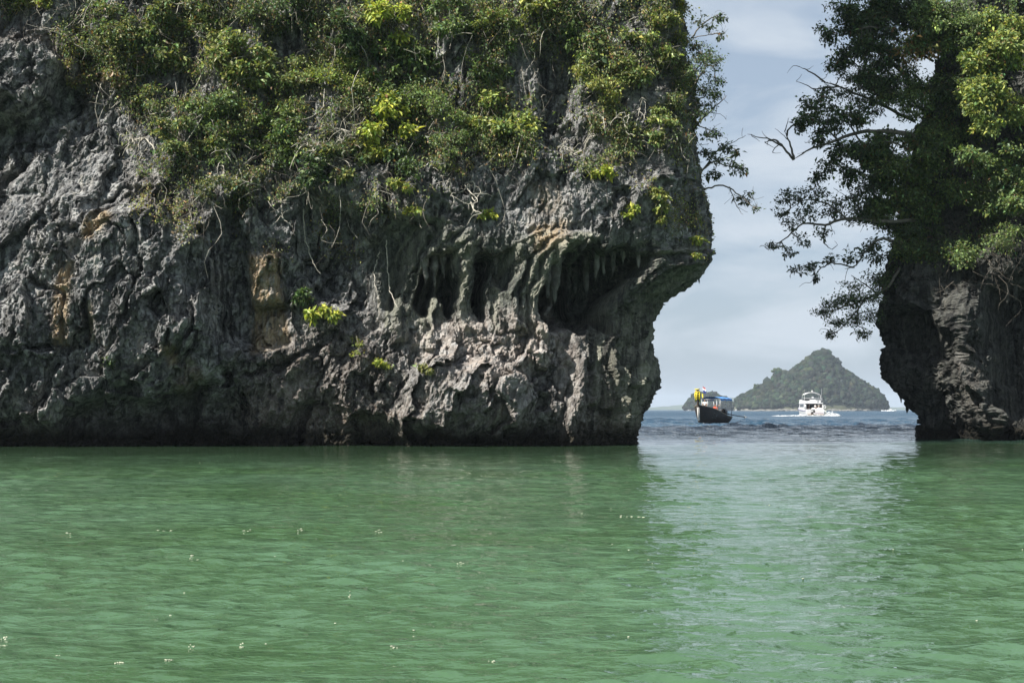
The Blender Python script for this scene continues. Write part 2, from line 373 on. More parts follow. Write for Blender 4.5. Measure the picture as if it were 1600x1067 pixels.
def cliff_mesh(name, X, Y, Z, sc, yf, flute, seed, amp=1.0):
    """X, Y, Z: smooth base grids (rows = height, columns = along the plan path)"""
    tx = np.gradient(X, axis=1); ty = np.gradient(Y, axis=1); ln = np.hypot(tx, ty) + 1e-9
    nx, ny = ty / ln, -tx / ln
    px = 800 + X * F / yf(X); py = 640 - (Z - EYE) * F / yf(X)
    P = np.stack([X, Y, Z], -1).reshape(-1, 3) + seed
    front = np.clip(-ny.ravel(), 0, 1)
    fl0 = sc.sample(flute, px.ravel(), py.ravel())
    wx = 9 * fbm(P * 0.9 + 5, 3); wy = 9 * fbm(P * 0.9 + 45, 3)
    macro = sc.sample(sc.d, px.ravel() + wx, py.ravel() + wy) * front
    P = P + np.stack([nx.ravel() * macro, ny.ravel() * macro, 0 * macro], -1)
    fl = sc.sample(flute, px.ravel(), py.ravel())
    warp = np.stack([fbm(P * 0.7, 3), fbm(P * 0.7 + 31, 3), fbm(P * 0.7 + 57, 3)], -1)
    ca, sa = math.cos(1.12), math.sin(1.12)                                   # fractures dip down to the left
    D = np.stack([P[:, 0] * ca + P[:, 2] * sa, P[:, 1], -P[:, 0] * sa + P[:, 2] * ca], -1)
    b1, c1 = blocks((D + warp * 0.45) * (0.25, 0.4, 0.60))
    b2, c2 = blocks((D + warp * 0.16) * (0.70, 1.0, 1.45) + 7)
    b3, c3 = blocks((D + warp * 0.07) * (1.7, 2.6, 3.4) + 13)
    b4, c4 = blocks((D + warp * 0.03) * (5.0, 5.5, 6.5) + 29)
    rough = np.clip(0.75 + 0.9 * fbm(P * 0.33 + 91, 2), 0.25, 1.5)
    d = macro + 0.5 * fbm(P * 0.17, 3)
    blk = b1 * 0.85 * (1 - 0.8 * fl) + (b2 * 0.42 + b3 * 0.19 + b4 * 0.06) * (1 - 0.88 * fl) * rough
    cm = np.clip(0.15 + 1.5 * fbm(P * 0.5 + 21, 2), 0, 1)
    crack = (-0.40 * np.exp(-(c1 / 0.028) ** 2) - 0.16 * np.exp(-(c2 / 0.04) ** 2)) * cm
    rg = ridged(P * (1.5, 1.5, 1.0) + warp * 0.5, 4, 0.62)
    pits = (0.13 * rg - 0.16 * np.clip(0.3 - rg, 0, 1.2)) * rough
    fine = 0.07 * ridged(P * (2.6, 2.6, 1.7) + 4, 4, 0.66) + 0.05 * ridged(P * 5.3 + warp, 3, 0.65) * rough
    Q = (P + warp * 0.4) * (1.7, 1.7, 0.20)
    flt = 0.17 * ridged(Q * 1.3, 4, 0.6) + 0.09 * ridged(Q * (3.6, 3.6, 2.2) + 5, 2)
    d = d + amp * (blk + crack * (1 - 0.6 * fl) + pits * (1 - 0.85 * fl) + fine * (1 - 0.5 * fl) + flt * (0.30 + 0.70 * fl))
    d = d.reshape(X.shape)
    vx = X + nx * d; vy = Y + ny * d
    vz = Z + amp * (0.10 * fbm(P * 1.3 + 77, 3)).reshape(X.shape)
    V = np.stack([vx, vy, vz], -1); n, m = X.shape
    i = np.arange(n - 1)[:, None] * m; j = np.arange(m - 1)[None]
    f = np.stack([i + j, i + j + 1, i + m + j + 1, i + m + j], -1).reshape(-1, 4)
    me = mesh_np(name, V.reshape(-1, 3), f, False)
    st = np.ones((n * m, 4)); st2 = np.ones((n * m, 4)); st2[:, :3] = 0
    for q, key in enumerate(('ochre', 'pale', 'flow')): st[:, q] = sc.sample(sc.lay[key], px.ravel(), py.ravel())
    zz = V[..., 2].ravel()
    st2[:, 0] = np.clip(1 - (zz - 0.45 - 0.35 * fbm(P * 0.6, 3)) / 0.7, 0, 1) ** 1.2
    st2[:, 1] = sc.sample(sc.lay['dirt'], px.ravel(), py.ravel())
    st2[:, 2] = sc.sample(sc.lay['stripe'], px.ravel() + wx * .3, py.ravel() + wy * .3)
    color_attr(me, 'stain', st); color_attr(me, 'stain2', st2)
    return me, V

# ---- the left cliff
sL = Sculpt(-110, 1210, -110, 720)
sL.macro([-60, 0, 100, 200, 300, 345, 380, 420, 520, 620, 720, 820, 920, 1000, 1060, 1110],
         [-50, 100, 200, 300, 370, 440, 500, 560, 620, 670, 700], [
    [-3, -3, -3.5, -3, -2.5, -2.2, -2, -2, -1.5, -1.5, -1.5, -1, -1, -.5, 0, 0],
    [-2, -2, -3, -2.5, -2, -1.7, -1.5, -1.5, -1, -1, -.5, -.8, 0, 0, 0, 0],
    [-2, -2, -2, -1.5, -1.2, -1.1, -1, -1, -.5, -.3, 0, 0, .5, .5, .5, .5],
    [-1, -.8, -.3, 0, .2, -.1, -.4, -.3, 0, .6, .9, 1.1, 1.3, 1.3, 1, 1],
    [-.3, 0, .3, .6, .8, .2, -.6, -.3, -.3, .6, .8, 1.3, 1.5, 1.6, 1.4, 1.2],
    [.2, .3, .6, .9, 1.0, .3, -.9, -.2, -.6, -.1, -.3, .2, -.4, .2, .7, .6],
    [.4, .4, .7, 1.0, 1.1, .4, -.8, -.1, -.4, .1, -.1, .3, -1.0, -1.0, -1, -1],
    [.3, .4, .7, .9, .9, .4, -.3, -.1, .2, .9, 1.3, 1.3, .2, -.7, -1, -1],
    [.4, .5, .6, .4, -.1, -.6, -.7, -.4, .3, 1.0, 1.5, 1.6, .6, -.3, -.5, -.5],
    [.2, .2, .1, -.5, -1.0, -1.2, -1.1, -.8, -.2, .5, .9, 1.1, .4, 0, -.3, -.3],
    [-.8, -1, -.8, -1.5, -1.8, -1.8, -1.6, -1.3, -.9, -.4, 0, .1, -.2, -.3, -.5, -.5]])
for depth, bl, pts in [
    (-2.6, 3, [(648,472),(652,440),(664,415),(690,402),(711,396),(713,480),(704,502),(692,472),(676,462),(664,492),(655,490)]),
    (-2.2, 3, [(738,412),(750,400),(770,402),(764,430),(753,456),(749,500),(741,500)]),
    (-1.1, 4, [(772,398),(800,396),(806,415),(786,462),(768,440)]),
    (-3.4, 4, [(842,505),(843,458),(850,432),(866,412),(884,404),(896,414),(910,398),(930,390),(944,404),(962,392),(982,394),(994,408),(1020,408),(995,424),(966,450),(948,482),(942,522),(918,500),(902,526),(882,505),(864,520)]),
    (-1.2, 8, [(600,350),(690,352),(660,400),(640,470),(600,480),(590,420)]),
    (-1.0, 4, [(826,612),(850,614),(853,640),(834,644)]),
    (1.3, 4, [(-60,40),(55,55),(84,88),(62,140),(35,168),(-60,175)]),
    (-1.2, 8, [(-60,185),(40,170),(90,105),(125,130),(65,220),(20,265),(-60,320)]),
    (-1.1, 7, [(165,614),(240,625),(285,609),(362,577),(377,590),(384,712),(85,712),(110,650)]),
    (-1.0, 6, [(470,630),(540,640),(600,660),(640,712),(455,712)]),
    (-0.45, 3, [(386,468),(448,474),(452,540),(392,552)]),
    (0.5, 5, [(395,400),(432,395),(440,470),(392,480)]),
    (-0.9, 6, [(348,330),(378,350),(392,540),(360,540),(340,430)]),
    (-1.2, 8, [(470,300),(560,330),(600,400),(570,480),(500,470),(465,400)]),
    (-0.9, 8, [(840,70),(900,50),(905,250),(850,250)]),
    (0.8, 10, [(150,340),(260,330),(330,380),(335,520),(250,600),(170,600),(140,480)]),
    (0.7, 10, [(640,580),(760,560),(820,600),(815,670),(700,690),(620,660)]),
    (-0.8, 8, [(-20,660),(60,650),(100,712),(-20,712)])]:
    sL.d += depth * sL.poly(pts, bl)
for depth, r, pts in [
    (0.35, 16, [(722,385),(720,450),(724,512)]), (0.7, 11, [(668,362),(640,420),(622,470),(622,530)]),
    (0.6, 12, [(600,400),(596,470),(610,520)]), (0.45, 15, [(905,378),(858,396),(832,430),(822,480),(838,520)]), (0.7, 12, [(800,400),(790,470),(800,510)]),
    (0.5, 10, [(1075,400),(1010,425),(965,480),(940,560),(935,640)]), (0.4, 9, [(1090,425),(1030,455),(1000,520),(985,600)]),
    (0.9, 16, [(893,500),(905,560),(890,640),(880,690)]), (0.6, 12, [(955,560),(960,690)]),
    (-0.6, 8, [(105,545),(60,650)]), (-0.5, 6, [(190,520),(165,590),(160,640)]), (-0.6, 7, [(300,400),(310,520),(270,560)]),
    (-0.5, 6, [(60,440),(110,470),(100,540),(20,550)]), (-0.5, 6, [(380,580),(440,575),(500,545)]), (-0.4, 6, [(120,360),(190,300),(240,300)]),
    (-0.5, 7, [(215,350),(230,430),(205,500)]), (1.5, 8, [(868,400),(870,450),(864,492)]), (1.3, 6, [(908,392),(902,440),(906,486)]), (1.0, 5, [(936,388),(928,430)]),
    (1.1, 6, [(690,400),(686,440),(682,462)]), (1.2, 6, [(668,415),(664,455)])]:
    sL.d += depth * sL.line(pts, r)
stripe = np.zeros_like(sL.d); gst = np.random.default_rng(2)
for base, n_, dx, dy in [([(700,352),(664,372),(640,412),(624,462),(618,520)], 9, 9.0, 5.0), ([(905,376),(862,394),(838,425),(824,470),(826,520)], 10, -9.0, -1.0),
                         ([(1095,402),(1040,412),(1000,440),(965,490),(945,560),(938,650)], 11, 7.0, 8.0), ([(735,390),(728,450),(730,515)], 4, -8.0, 0.0)]:
    for q in range(n_):
        off = q - 2 + gst.normal(0, .25); pl = [(a + dx * off + gst.normal(0, 1.5), b + dy * off) for a, b in base]
        ln_ = sL.line(pl, gst.uniform(3.5, 7.5)); sL.d += gst.uniform(0.12, 0.40) * ln_
        if gst.random() < .55: stripe = np.maximum(stripe, gst.uniform(.3, .95) * ln_)
sL.lay['ochre'] = np.clip(0.95 * sL.poly([(388,400),(436,392),(452,540),(392,552)], 5) + 0.9 * sL.poly([(98,430),(122,410),(120,500),(112,540),(90,540)], 4)
    + sL.poly([(140,355),(175,330),(185,345),(160,385),(140,385)], 5) + 0.7 * sL.poly([(148,480),(158,480),(156,535),(148,535)], 3)
    + 0.8 * sL.poly([(262,540),(282,540),(285,570),(270,575)], 4) + 0.8 * sL.poly([(820,360),(880,350),(870,385),(830,402)], 7)
    + 0.4 * sL.poly([(820,290),(870,290),(870,340),(830,340)], 8) + 0.35 * sL.poly([(270,600),(300,560),(330,590),(280,625)], 8), 0, 1)
sL.lay['pale'] = np.clip(0.95 * sL.poly([(620,520),(720,500),(830,480),(885,500),(890,570),(800,600),(700,585),(650,560)], 14)
    + 0.9 * sL.poly([(862,420),(880,420),(884,500),(862,495)], 4) + 0.35 * sL.poly([(640,580),(850,590),(830,680),(650,680)], 20)  # strip in the big cave: sunlit white put into the colour
    + 0.5 * sL.poly([(400,600),(480,580),(520,640),(420,660)], 14) + 0.35 * sL.poly([(870,560),(930,580),(900,690),(860,690)], 10), 0, 1)
sL.lay['flow'] = np.clip(0.95 * sL.poly([(585,370),(690,355),(850,385),(905,372),(1000,380),(1095,420),(1040,470),(1000,690),(925,690),(910,520),(830,510),(640,515),(600,500),(580,430)], 12), 0, 1) * (1 - 0.9 * np.clip(sL.lay['pale'] * 1.2, 0, 1))
sL.lay['stripe'] = stripe
sL.lay['dirt'] = np.clip(0.40 * np.clip((sL.Y - 600) / 60, 0, 1) + 0.6 * sL.poly([(450,490),(620,520),(640,690),(380,690),(360,600)], 25) + 0.6 * sL.poly([(200,250),(330,320),(300,360),(210,330)], 16)
    + 0.7 * sL.poly([(-60,20),(90,30),(160,110),(120,170),(60,60),(-60,60)], 10) + 0.35 * sL.poly([(880,500),(1020,480),(1000,690),(880,690)], 20), 0, 1)
fluteL = np.clip(0.9 * sL.poly([(570,360),(1110,330),(1110,480),(1030,500),(1010,712),(880,712),(880,520),(640,530),(580,480)], 16)
    + 0.35 * sL.poly([(760,-60),(1120,-60),(1120,370),(700,370)], 25), 0, 1)

def yfL(x): return 61.2 + 0.10 * np.clip(x + 22, 0, 60) + 0.0023 * np.clip(x + 10, 0, 40) ** 2
zL = rows_z(38, 0.059, 21.2)
zpx = lambda py, y: EYE + (640 - py) / F * y
silL = [(-700,1300),(-400,1270),(-260,1190),(-190,1120),(-120,1054),(-50,1046),(100,1058),(200,1073),(330,1089),(395,1096),(412,1093),(430,1082),(446,1062),(460,1042),(474,1026),(490,1017),(560,1014),(600,1008),(640,999),(672,992),(690,984),(720,980)]  # unseen upper edge pushed out right, added to shade the right cliff
YE = 65.3
XR = np.interp(zL, [zpx(p, YE) for p, _ in silL][::-1], [(q - 800) / F * YE for _, q in silL][::-1])
crn = 3.0
u0 = -24.5
def path_left():
    X = []; Y = []
    nf = 600; na = 60; nb = 34; ng = 26
    for z, xr in zip(zL, XR):
        xa = np.concatenate([u0 - 40 * np.linspace(1, 0, ng, endpoint=False) ** 1.5, np.linspace(u0, xr - crn, nf)])
        ya = yfL(xa)
        th = np.linspace(0, math.pi / 2, na + 1)[1:]
        xc = xr - crn + crn * np.sin(th); yc = ya[-1] + crn * (1 - np.cos(th))
        b = np.linspace(0, 1, nb + 1)[1:] ** 1.6
        X.append(np.concatenate([xa, xc, np.full(nb, xr) - 4.0 * b])); Y.append(np.concatenate([ya, yc, yc[-1] + 55 * b]))
    X = np.array(X); Y = np.array(Y); Zg = np.repeat(zL[:, None], X.shape[1], 1)
    lean = np.clip((zL - 30) / 8, 0, 1)[:, None] ** 2 * 10
    return X - 0.3 * lean, Y + lean, Zg
XL, YL, ZL = path_left()
meL, VL = cliff_mesh('cliff', XL, YL, ZL, sL, lambda x: np.minimum(yfL(x), 66.5), fluteL, np.array([0., 0., 0.]))
cliff_left = link('cliff_left', meL, M_ROCK, kind='structure')

# ---- the right cliff
sR = Sculpt(1340, 1760, -110, 720)
sR.d += sR.blur(np.interp(sR.Y, [-100, 200, 340, 420, 480, 560, 640, 690, 720], [-2.5, -2, -1.0, 0.6, 0.5, 0.6, 0.3, -0.5, -0.9]), 14)
for depth, bl, pts in [
    (-1.9, 7, [(1396,498),(1440,488),(1462,510),(1462,560),(1430,570),(1402,545)]),
    (-2.6, 10, [(1552,455),(1600,430),(1700,440),(1700,660),(1585,660),(1560,600)]),
    (0.6, 10, [(1590,345),(1640,350),(1640,440),(1545,450),(1500,520),(1470,520),(1480,470)]),
    (1.3, 10, [(1470,500),(1540,450),(1556,520),(1562,640),(1555,690),(1535,690),(1500,580)]),
    (-1.0, 9, [(1440,600),(1500,620),(1500,700),(1440,700)]),
    (0.8, 10, [(1395,400),(1470,420),(1480,490),(1400,490)])]:
    sR.d += depth * sR.poly(pts, bl)
for depth, r, pts in [(0.8, 12, [(1500,450),(1478,510),(1500,560),(1548,620),(1556,690)]), (0.6, 10, [(1400,430),(1440,480),(1470,500)]), (-0.8, 9, [(1420,520),(1460,600),(1480,690)])]:
    sR.d += depth * sR.line(pts, r)
z0 = np.zeros_like(sR.d)
sR.lay = {'ochre': z0, 'pale': 0.35 * sR.poly([(1490,560),(1530,520),(1545,600),(1520,660)], 10), 'flow': 0.6 + z0, 'dirt': 0.08 + z0, 'stripe': z0}
fluteR = np.full_like(sR.d, 0.72)
def yfR(x): return 77.5 - 0.55 * np.clip(x - 20.5, 0, 9) - 0.2 * np.clip(x - 29.5, 0, 60)
zR = rows_z(44, 0.07, 27)
silR = [(-400,1535),(-50,1495),(150,1460),(300,1424),(400,1408),(470,1406),(500,1396),(590,1397),(608,1407),(628,1424),(640,1432),(650,1438),(690,1440),(720,1442)]
XLs = np.interp(zR, [zpx(p, 78) for p, _ in silR][::-1], [(q - 800) / F * 78 for _, q in silR][::-1])
def path_right():
    X = []; Y = []
    nb, na, nf, ng = 26, 44, 170, 24
    c = 3.0
    for z, xl in zip(zR, XLs):
        th = np.linspace(0, math.pi / 2, na + 1)
        yc0 = float(yfR(xl + c)) 
        xc = xl + c - c * np.cos(th); yc = yc0 + c - c * np.sin(th)
        b = np.linspace(1, 0, nb, endpoint=False) ** 1.6
        xf = np.linspace(xl + c, 31.5, nf + 1)[1:]; xg = 31.5 + 34 * np.linspace(0, 1, ng + 1)[1:] ** 1.5
        xf = np.concatenate([xf, xg])
        X.append(np.concatenate([xl + 20 * b, xc, xf])); Y.append(np.concatenate([yc0 + c + 45 * b, yc, yfR(xf)]))
    X = np.array(X); Y = np.array(Y); Zg = np.repeat(zR[:, None], X.shape[1], 1)
    lean = np.clip((zR - 24) / 18, 0, 1)[:, None] ** 1.6 * 12
    return X + 0.4 * lean, Y + lean, Zg
XRg, YRg, ZRg = path_right()
meR, VR = cliff_mesh('cliff', XRg, YRg, ZRg, sR, lambda x: np.maximum(yfR(x), 72.5), fluteR, np.array([113., 40., 9.]), 1.1)
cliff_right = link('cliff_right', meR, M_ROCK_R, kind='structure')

def surf_index(V):
    v = V.reshape(-1, 3); ok = (v[:, 2] < 30)
    v = v[ok]; return v, 800 + v[:, 0] * F / v[:, 1], 640 - (v[:, 2] - EYE) * F / v[:, 1]
SURF = {'L': surf_index(VL), 'R': surf_index(VR)}
def on_cliff(side, px, py):
    v, a, b = SURF[side]
    d = (a - px) ** 2 + (b - py) ** 2 + 0.4 * np.clip(v[:, 1] - (68 if side == 'L' else 79), 0, 99) ** 2
    k = np.argpartition(d, 6)[:6]
    return v[k[np.argmin(v[k, 1])]].copy()

# ---- stalactites, parts of the cliff
def stalactite(side, px, py, length, r, parent, mat, back=0.3):
    p = on_cliff(side, px, py); p[1] += back
    n = 9; t = np.linspace(0, 1, n)
    rr = r * (1 - t) ** 0.75 * (1 + 0.25 * np.sin(t * 13 + px)) + 0.012
    pts = np.stack([p[0] + 0.08 * r * np.sin(t * 5 + px), np.full(n, p[1]), p[2] + 0.35 - t * (length + 0.35)], -1)
    g = Geo(); g.tube(pts, rr, 9); me = g.mesh('stalactite')
    co = np.array([v.co[:] for v in me.vertices]); nz = fbm(co * 4.0, 3) * r * 0.35
    ctr = np.interp(co[:, 2], pts[::-1, 2], pts[::-1, 0])
    co[:, 0] += nz * np.sign(co[:, 0] - ctr); co[:, 1] -= nz * 0.5
    me.vertices.foreach_set('co', co.astype(np.float32).ravel())
    st = np.ones((len(co), 4)); st[:, :3] = (0.0, 0.25, 0.7); s2 = np.zeros((len(co), 4)); color_attr(me, 'stain', st); color_attr(me, 'stain2', s2)
    link('stalactite', me, mat, parent)
for px, py, ln, r in [(1094,424,.55,.2),(1086,432,.15,.12),(1072,440,.3,.22),(1050,454,.22,.16),(1030,470,.35,.2),(1060,448,.12,.08),
                      (868,415,1.7,.34),(880,425,1.3,.26),(900,410,1.5,.28),(915,405,1.9,.22),(930,402,1.2,.2),(945,400,.9,.18),(960,396,1.1,.17),(975,396,.7,.15),(858,430,1.0,.2),(890,420,.9,.14),
                      (664,410,1.0,.2),(680,402,1.4,.22),(694,402,1.0,.18),(705,410,.7,.13),(760,408,1.0,.2),(775,404,.8,.16),(788,404,.6,.13),(1000,402,.6,.14),(1015,412,.5,.12)]:
    stalactite('L', px, py, ln, r, cliff_left, M_ROCK)
for px, py, ln, r in [(1418,634,.35,.16),(1410,628,.2,.1),(1400,498,.5,.15),(1415,494,.8,.2),(1432,492,.6,.17),(1448,494,.45,.14),(1575,448,1.0,.25),(1590,442,1.3,.2),(1555,470,.7,.18),(1470,520,.5,.16)]:
    stalactite('R', px, py, ln, r, cliff_right, M_ROCK_R)

# ------------------------------------------------------------------ vegetation
PAL = {  # leaf albedo (linear), and its spread
    'mid': ((0.148, 0.202, 0.064), 0.42), 'olive': ((0.205, 0.215, 0.080), 0.42), 'bright': ((0.36, 0.40, 0.080), 0.28), 'lime': ((0.28, 0.315, 0.082), 0.32),
    'dark': ((0.052, 0.078, 0.036), 0.42), 'deep': ((0.092, 0.138, 0.052), 0.42), 'dry': ((0.22, 0.16, 0.10), 0.4), 'rust': ((0.36, 0.19, 0.07), 0.4)}
def unit(a): return a / (np.linalg.norm(a, axis=-1, keepdims=True) + 1e-9)
def leaf_arrays(P, D, N, Ln, Wd):
    """folded rhomb leaves: quads"""
    S = unit(np.cross(D, N)); N2 = np.cross(S, D); Ln = Ln[:, None]; Wd = Wd[:, None]
    m = P + D * Ln * 0.45
    v = np.stack([P, m + S * Wd * 0.5 + N2 * Wd * 0.16, P + D * Ln - N2 * Ln * 0.12, m - S * Wd * 0.5 + N2 * Wd * 0.16], 1)
    return v.reshape(-1, 3), np.arange(len(P) * 4).reshape(-1, 4)
def leaf_tint(pal, n, g):
    c, sp = PAL[pal]
    k = np.exp(g.normal(0, sp, n))[:, None]; hue = g.normal(0, 0.16, n)[:, None]
    col = np.array(c)[None] * k * np.concatenate([1 + hue, 1 + 0.3 * hue, 1 - hue * 0.5], 1)
    dead = g.random(n) < 0.02; col[dead] = np.array([0.2, 0.11, 0.05])
    return np.clip(col, 0.004, 0.7)
def leaf_mesh(name, P, outward, pal, g, size=0.17, droop=0.35):
    n = len(P)
    D = unit(outward * 0.8 + g.normal(0, 0.75, (n, 3)) + np.array([0, 0, -droop]))
    N = unit(g.normal(0, 0.55, (n, 3)) + np.array([-0.2, -0.35, 0.9]))
    Ln = size * np.exp(g.normal(0, 0.28, n)); v, f = leaf_arrays(P, D, N, Ln, Ln * g.uniform(0.42, 0.62, n))
    me = mesh_np(name, v, f, False)
    pals = [pal] if isinstance(pal, str) else pal
    t = np.zeros((n, 3)); w = g.integers(0, len(pals), n)
    for i, q in enumerate(pals):
        m = w == i; t[m] = leaf_tint(q, m.sum(), g)
    rgba = np.ones((n * 4, 4)); rgba[:, :3] = np.repeat(t, 4, 0); color_attr(me, 'tint', rgba)
    return me
def curve(a, b, g, n=8, bend=0.18, sag=0.0):
    a = np.asarray(a, float); b = np.asarray(b, float); L_ = np.linalg.norm(b - a)
    t = np.linspace(0, 1, n)[:, None]; off = g.normal(0, bend * L_, 3); off2 = g.normal(0, bend * 0.5 * L_, 3)
    p = a + (b - a) * t + off * np.sin(np.pi * t) + off2 * np.sin(2 * np.pi * t) * 0.6
    p[1:-1] += g.normal(0, 0.016 * L_, (n - 2, 3)); p[:, 2] -= sag * L_ * (t[:, 0] ** 2)
    return p

def plant(name, label, category, group, root, clumps, pal, seed, r0=0.07, dens=1.0, size=0.17, bark=None, limbs=(), twig=1.0, droop=0.35, leafy=1.0, fill=0.55):
    """a woody plant: root point, clumps = [(centre, radius vector)], grown as trunk, limbs, twigs and leaves"""
    g = np.random.default_rng(seed); root = np.asarray(root, float); size = size * (0.62 + 0.55 * ((seed * 0.618) % 1.0)) if abs(size - .17) < 1e-6 else size
    e = empty(name, root, label=label, category=category, group=group)
    wood = Geo(); LP = []; LO = []
    starts = [root]
    for li, limb in enumerate(limbs):
        limb = np.asarray(limb, float); n = len(limb)
        t = np.linspace(0, n - 1, (n - 1) * 5 + 1); lp = np.stack([np.interp(t, np.arange(n), limb[:, k]) for k in range(3)], -1)
        for _ in range(2): lp[1:-1] = 0.25 * lp[:-2] + 0.5 * lp[1:-1] + 0.25 * lp[2:]
        lp[1:-1] += g.normal(0, 0.02, (len(lp) - 2, 3))
        wood.tube(lp - root, np.linspace(1, 0, len(lp)) ** 0.8 * r0 * (1.1 if li == 0 else 0.5) + 0.010, 7); starts += list(lp[2::3])
        for q in lp[6::4]:
            b = q + unit(g.normal(0, 1, 3) + np.array([-0.4, 0, 0.1])) * g.uniform(0.4, 1.1)
            wood.tube(curve(q, b, g, 6, 0.15) - root, np.linspace(r0 * 0.25, 0.008, 6), 4)
    for c, rad in clumps:
        c = np.asarray(c, float); rad = np.asarray(rad, float)
        st = np.array(starts); dist = np.linalg.norm(st - c, axis=1); s = st[int(np.argmin(dist * (1 + 0.25 * g.random(len(st)))))]
        br = curve(s, c, g, 8, 0.14); wood.tube(br - root, np.linspace(r0 * (0.75 if np.allclose(s, root) else 0.45), 0.02, 8), 6)
        starts += [br[3], br[5], br[7]]
        nt_ = max(5, int(11 * twig * (rad.mean() / 0.8) ** 1.3))
        dirs = unit(g.normal(0, 1, (nt_, 3))); rr = g.random(nt_) ** 0.45
        ends = c + dirs * rad * rr[:, None]
        for k in range(nt_):
            a = br[g.integers(4, 8)]; tw = curve(a, ends[k], g, 5, 0.16, 0.04)
            wood.tube(tw - root, np.linspace(0.017, 0.006, 5), 3, cap=False)
            for _ in range(2):
                b2 = tw[g.integers(2, 5)]; e2 = b2 + unit(dirs[k] + g.normal(0, 0.8, 3)) * g.uniform(0.15, 0.4)
                wood.tube(np.array([b2, (b2 + e2) / 2 + g.normal(0, 0.02, 3), e2]) - root, [0.009, 0.006, 0.004], 3, cap=False)
            nl = int(g.poisson(max(0.1, leafy * dens * 82 * (rad.mean() / 0.8) ** 0.7)))
            if nl:
                seg = tw[g.integers(1, 5, nl)]; sp = 0.26 * rad.mean() ** 0.6
                LP.append(seg * 0.0 + tw[-1] * fill + seg * (1 - fill) + g.normal(0, sp, (nl, 3)) * (1, 1, 0.62)); LO.append(np.repeat(unit(tw[-1] - c)[None], nl, 0))
    link('trunk', wood.mesh('trunk'), bark or M_BARK, e)
    if LP:
        link('crown', leaf_mesh('crown', np.vstack(LP) - root, np.vstack(LO), pal, g, size, droop), M_LEAF if pal not in ('dark',) else M_LEAFD, e)
    return e

GL = 'shrubs clinging to the left cliff'; GR = 'trees overhanging the right cliff'
def cliff_shrub(px, py, rx, ry, pal, label, seed, name='cliff_shrub', side='L', group=GL, **k):
    g = np.random.default_rng(seed); cl_ = []
    y = on_cliff(side, px, py)[1]; m = y / F                       # metres per photograph pixel there
    root = on_cliff(side, px + g.uniform(-.2, .2) * rx, py + 0.25 * ry); root[1] += 0.15
    area = rx * ry * m * m; n = max(3, int(5.6 * area ** 0.64)) if rx > 14 else 3
    for i in range(n):
        a = g.uniform(0, 6.283); q = math.sqrt(g.random()) * 0.82
        cx, cy = px + math.cos(a) * q * rx, py + math.sin(a) * q * ry
        s = on_cliff(side, cx, cy); rad = np.array([1.0, 0.8, 0.62]) * g.uniform(0.40, 0.66) * min(1.35, max(0.3, 0.70 * math.sqrt(area)))
        out = (0.35 + 0.9 * g.random()) * min(1.2, math.sqrt(area)) * (1 - 0.5 * q)
        cl_.append((s + np.array([-0.1, -out, 0.12]), rad))
    return plant(name, label, 'shrub', group, root, cl_, pal, seed, r0=0.035 + 0.016 * math.sqrt(area), **k)

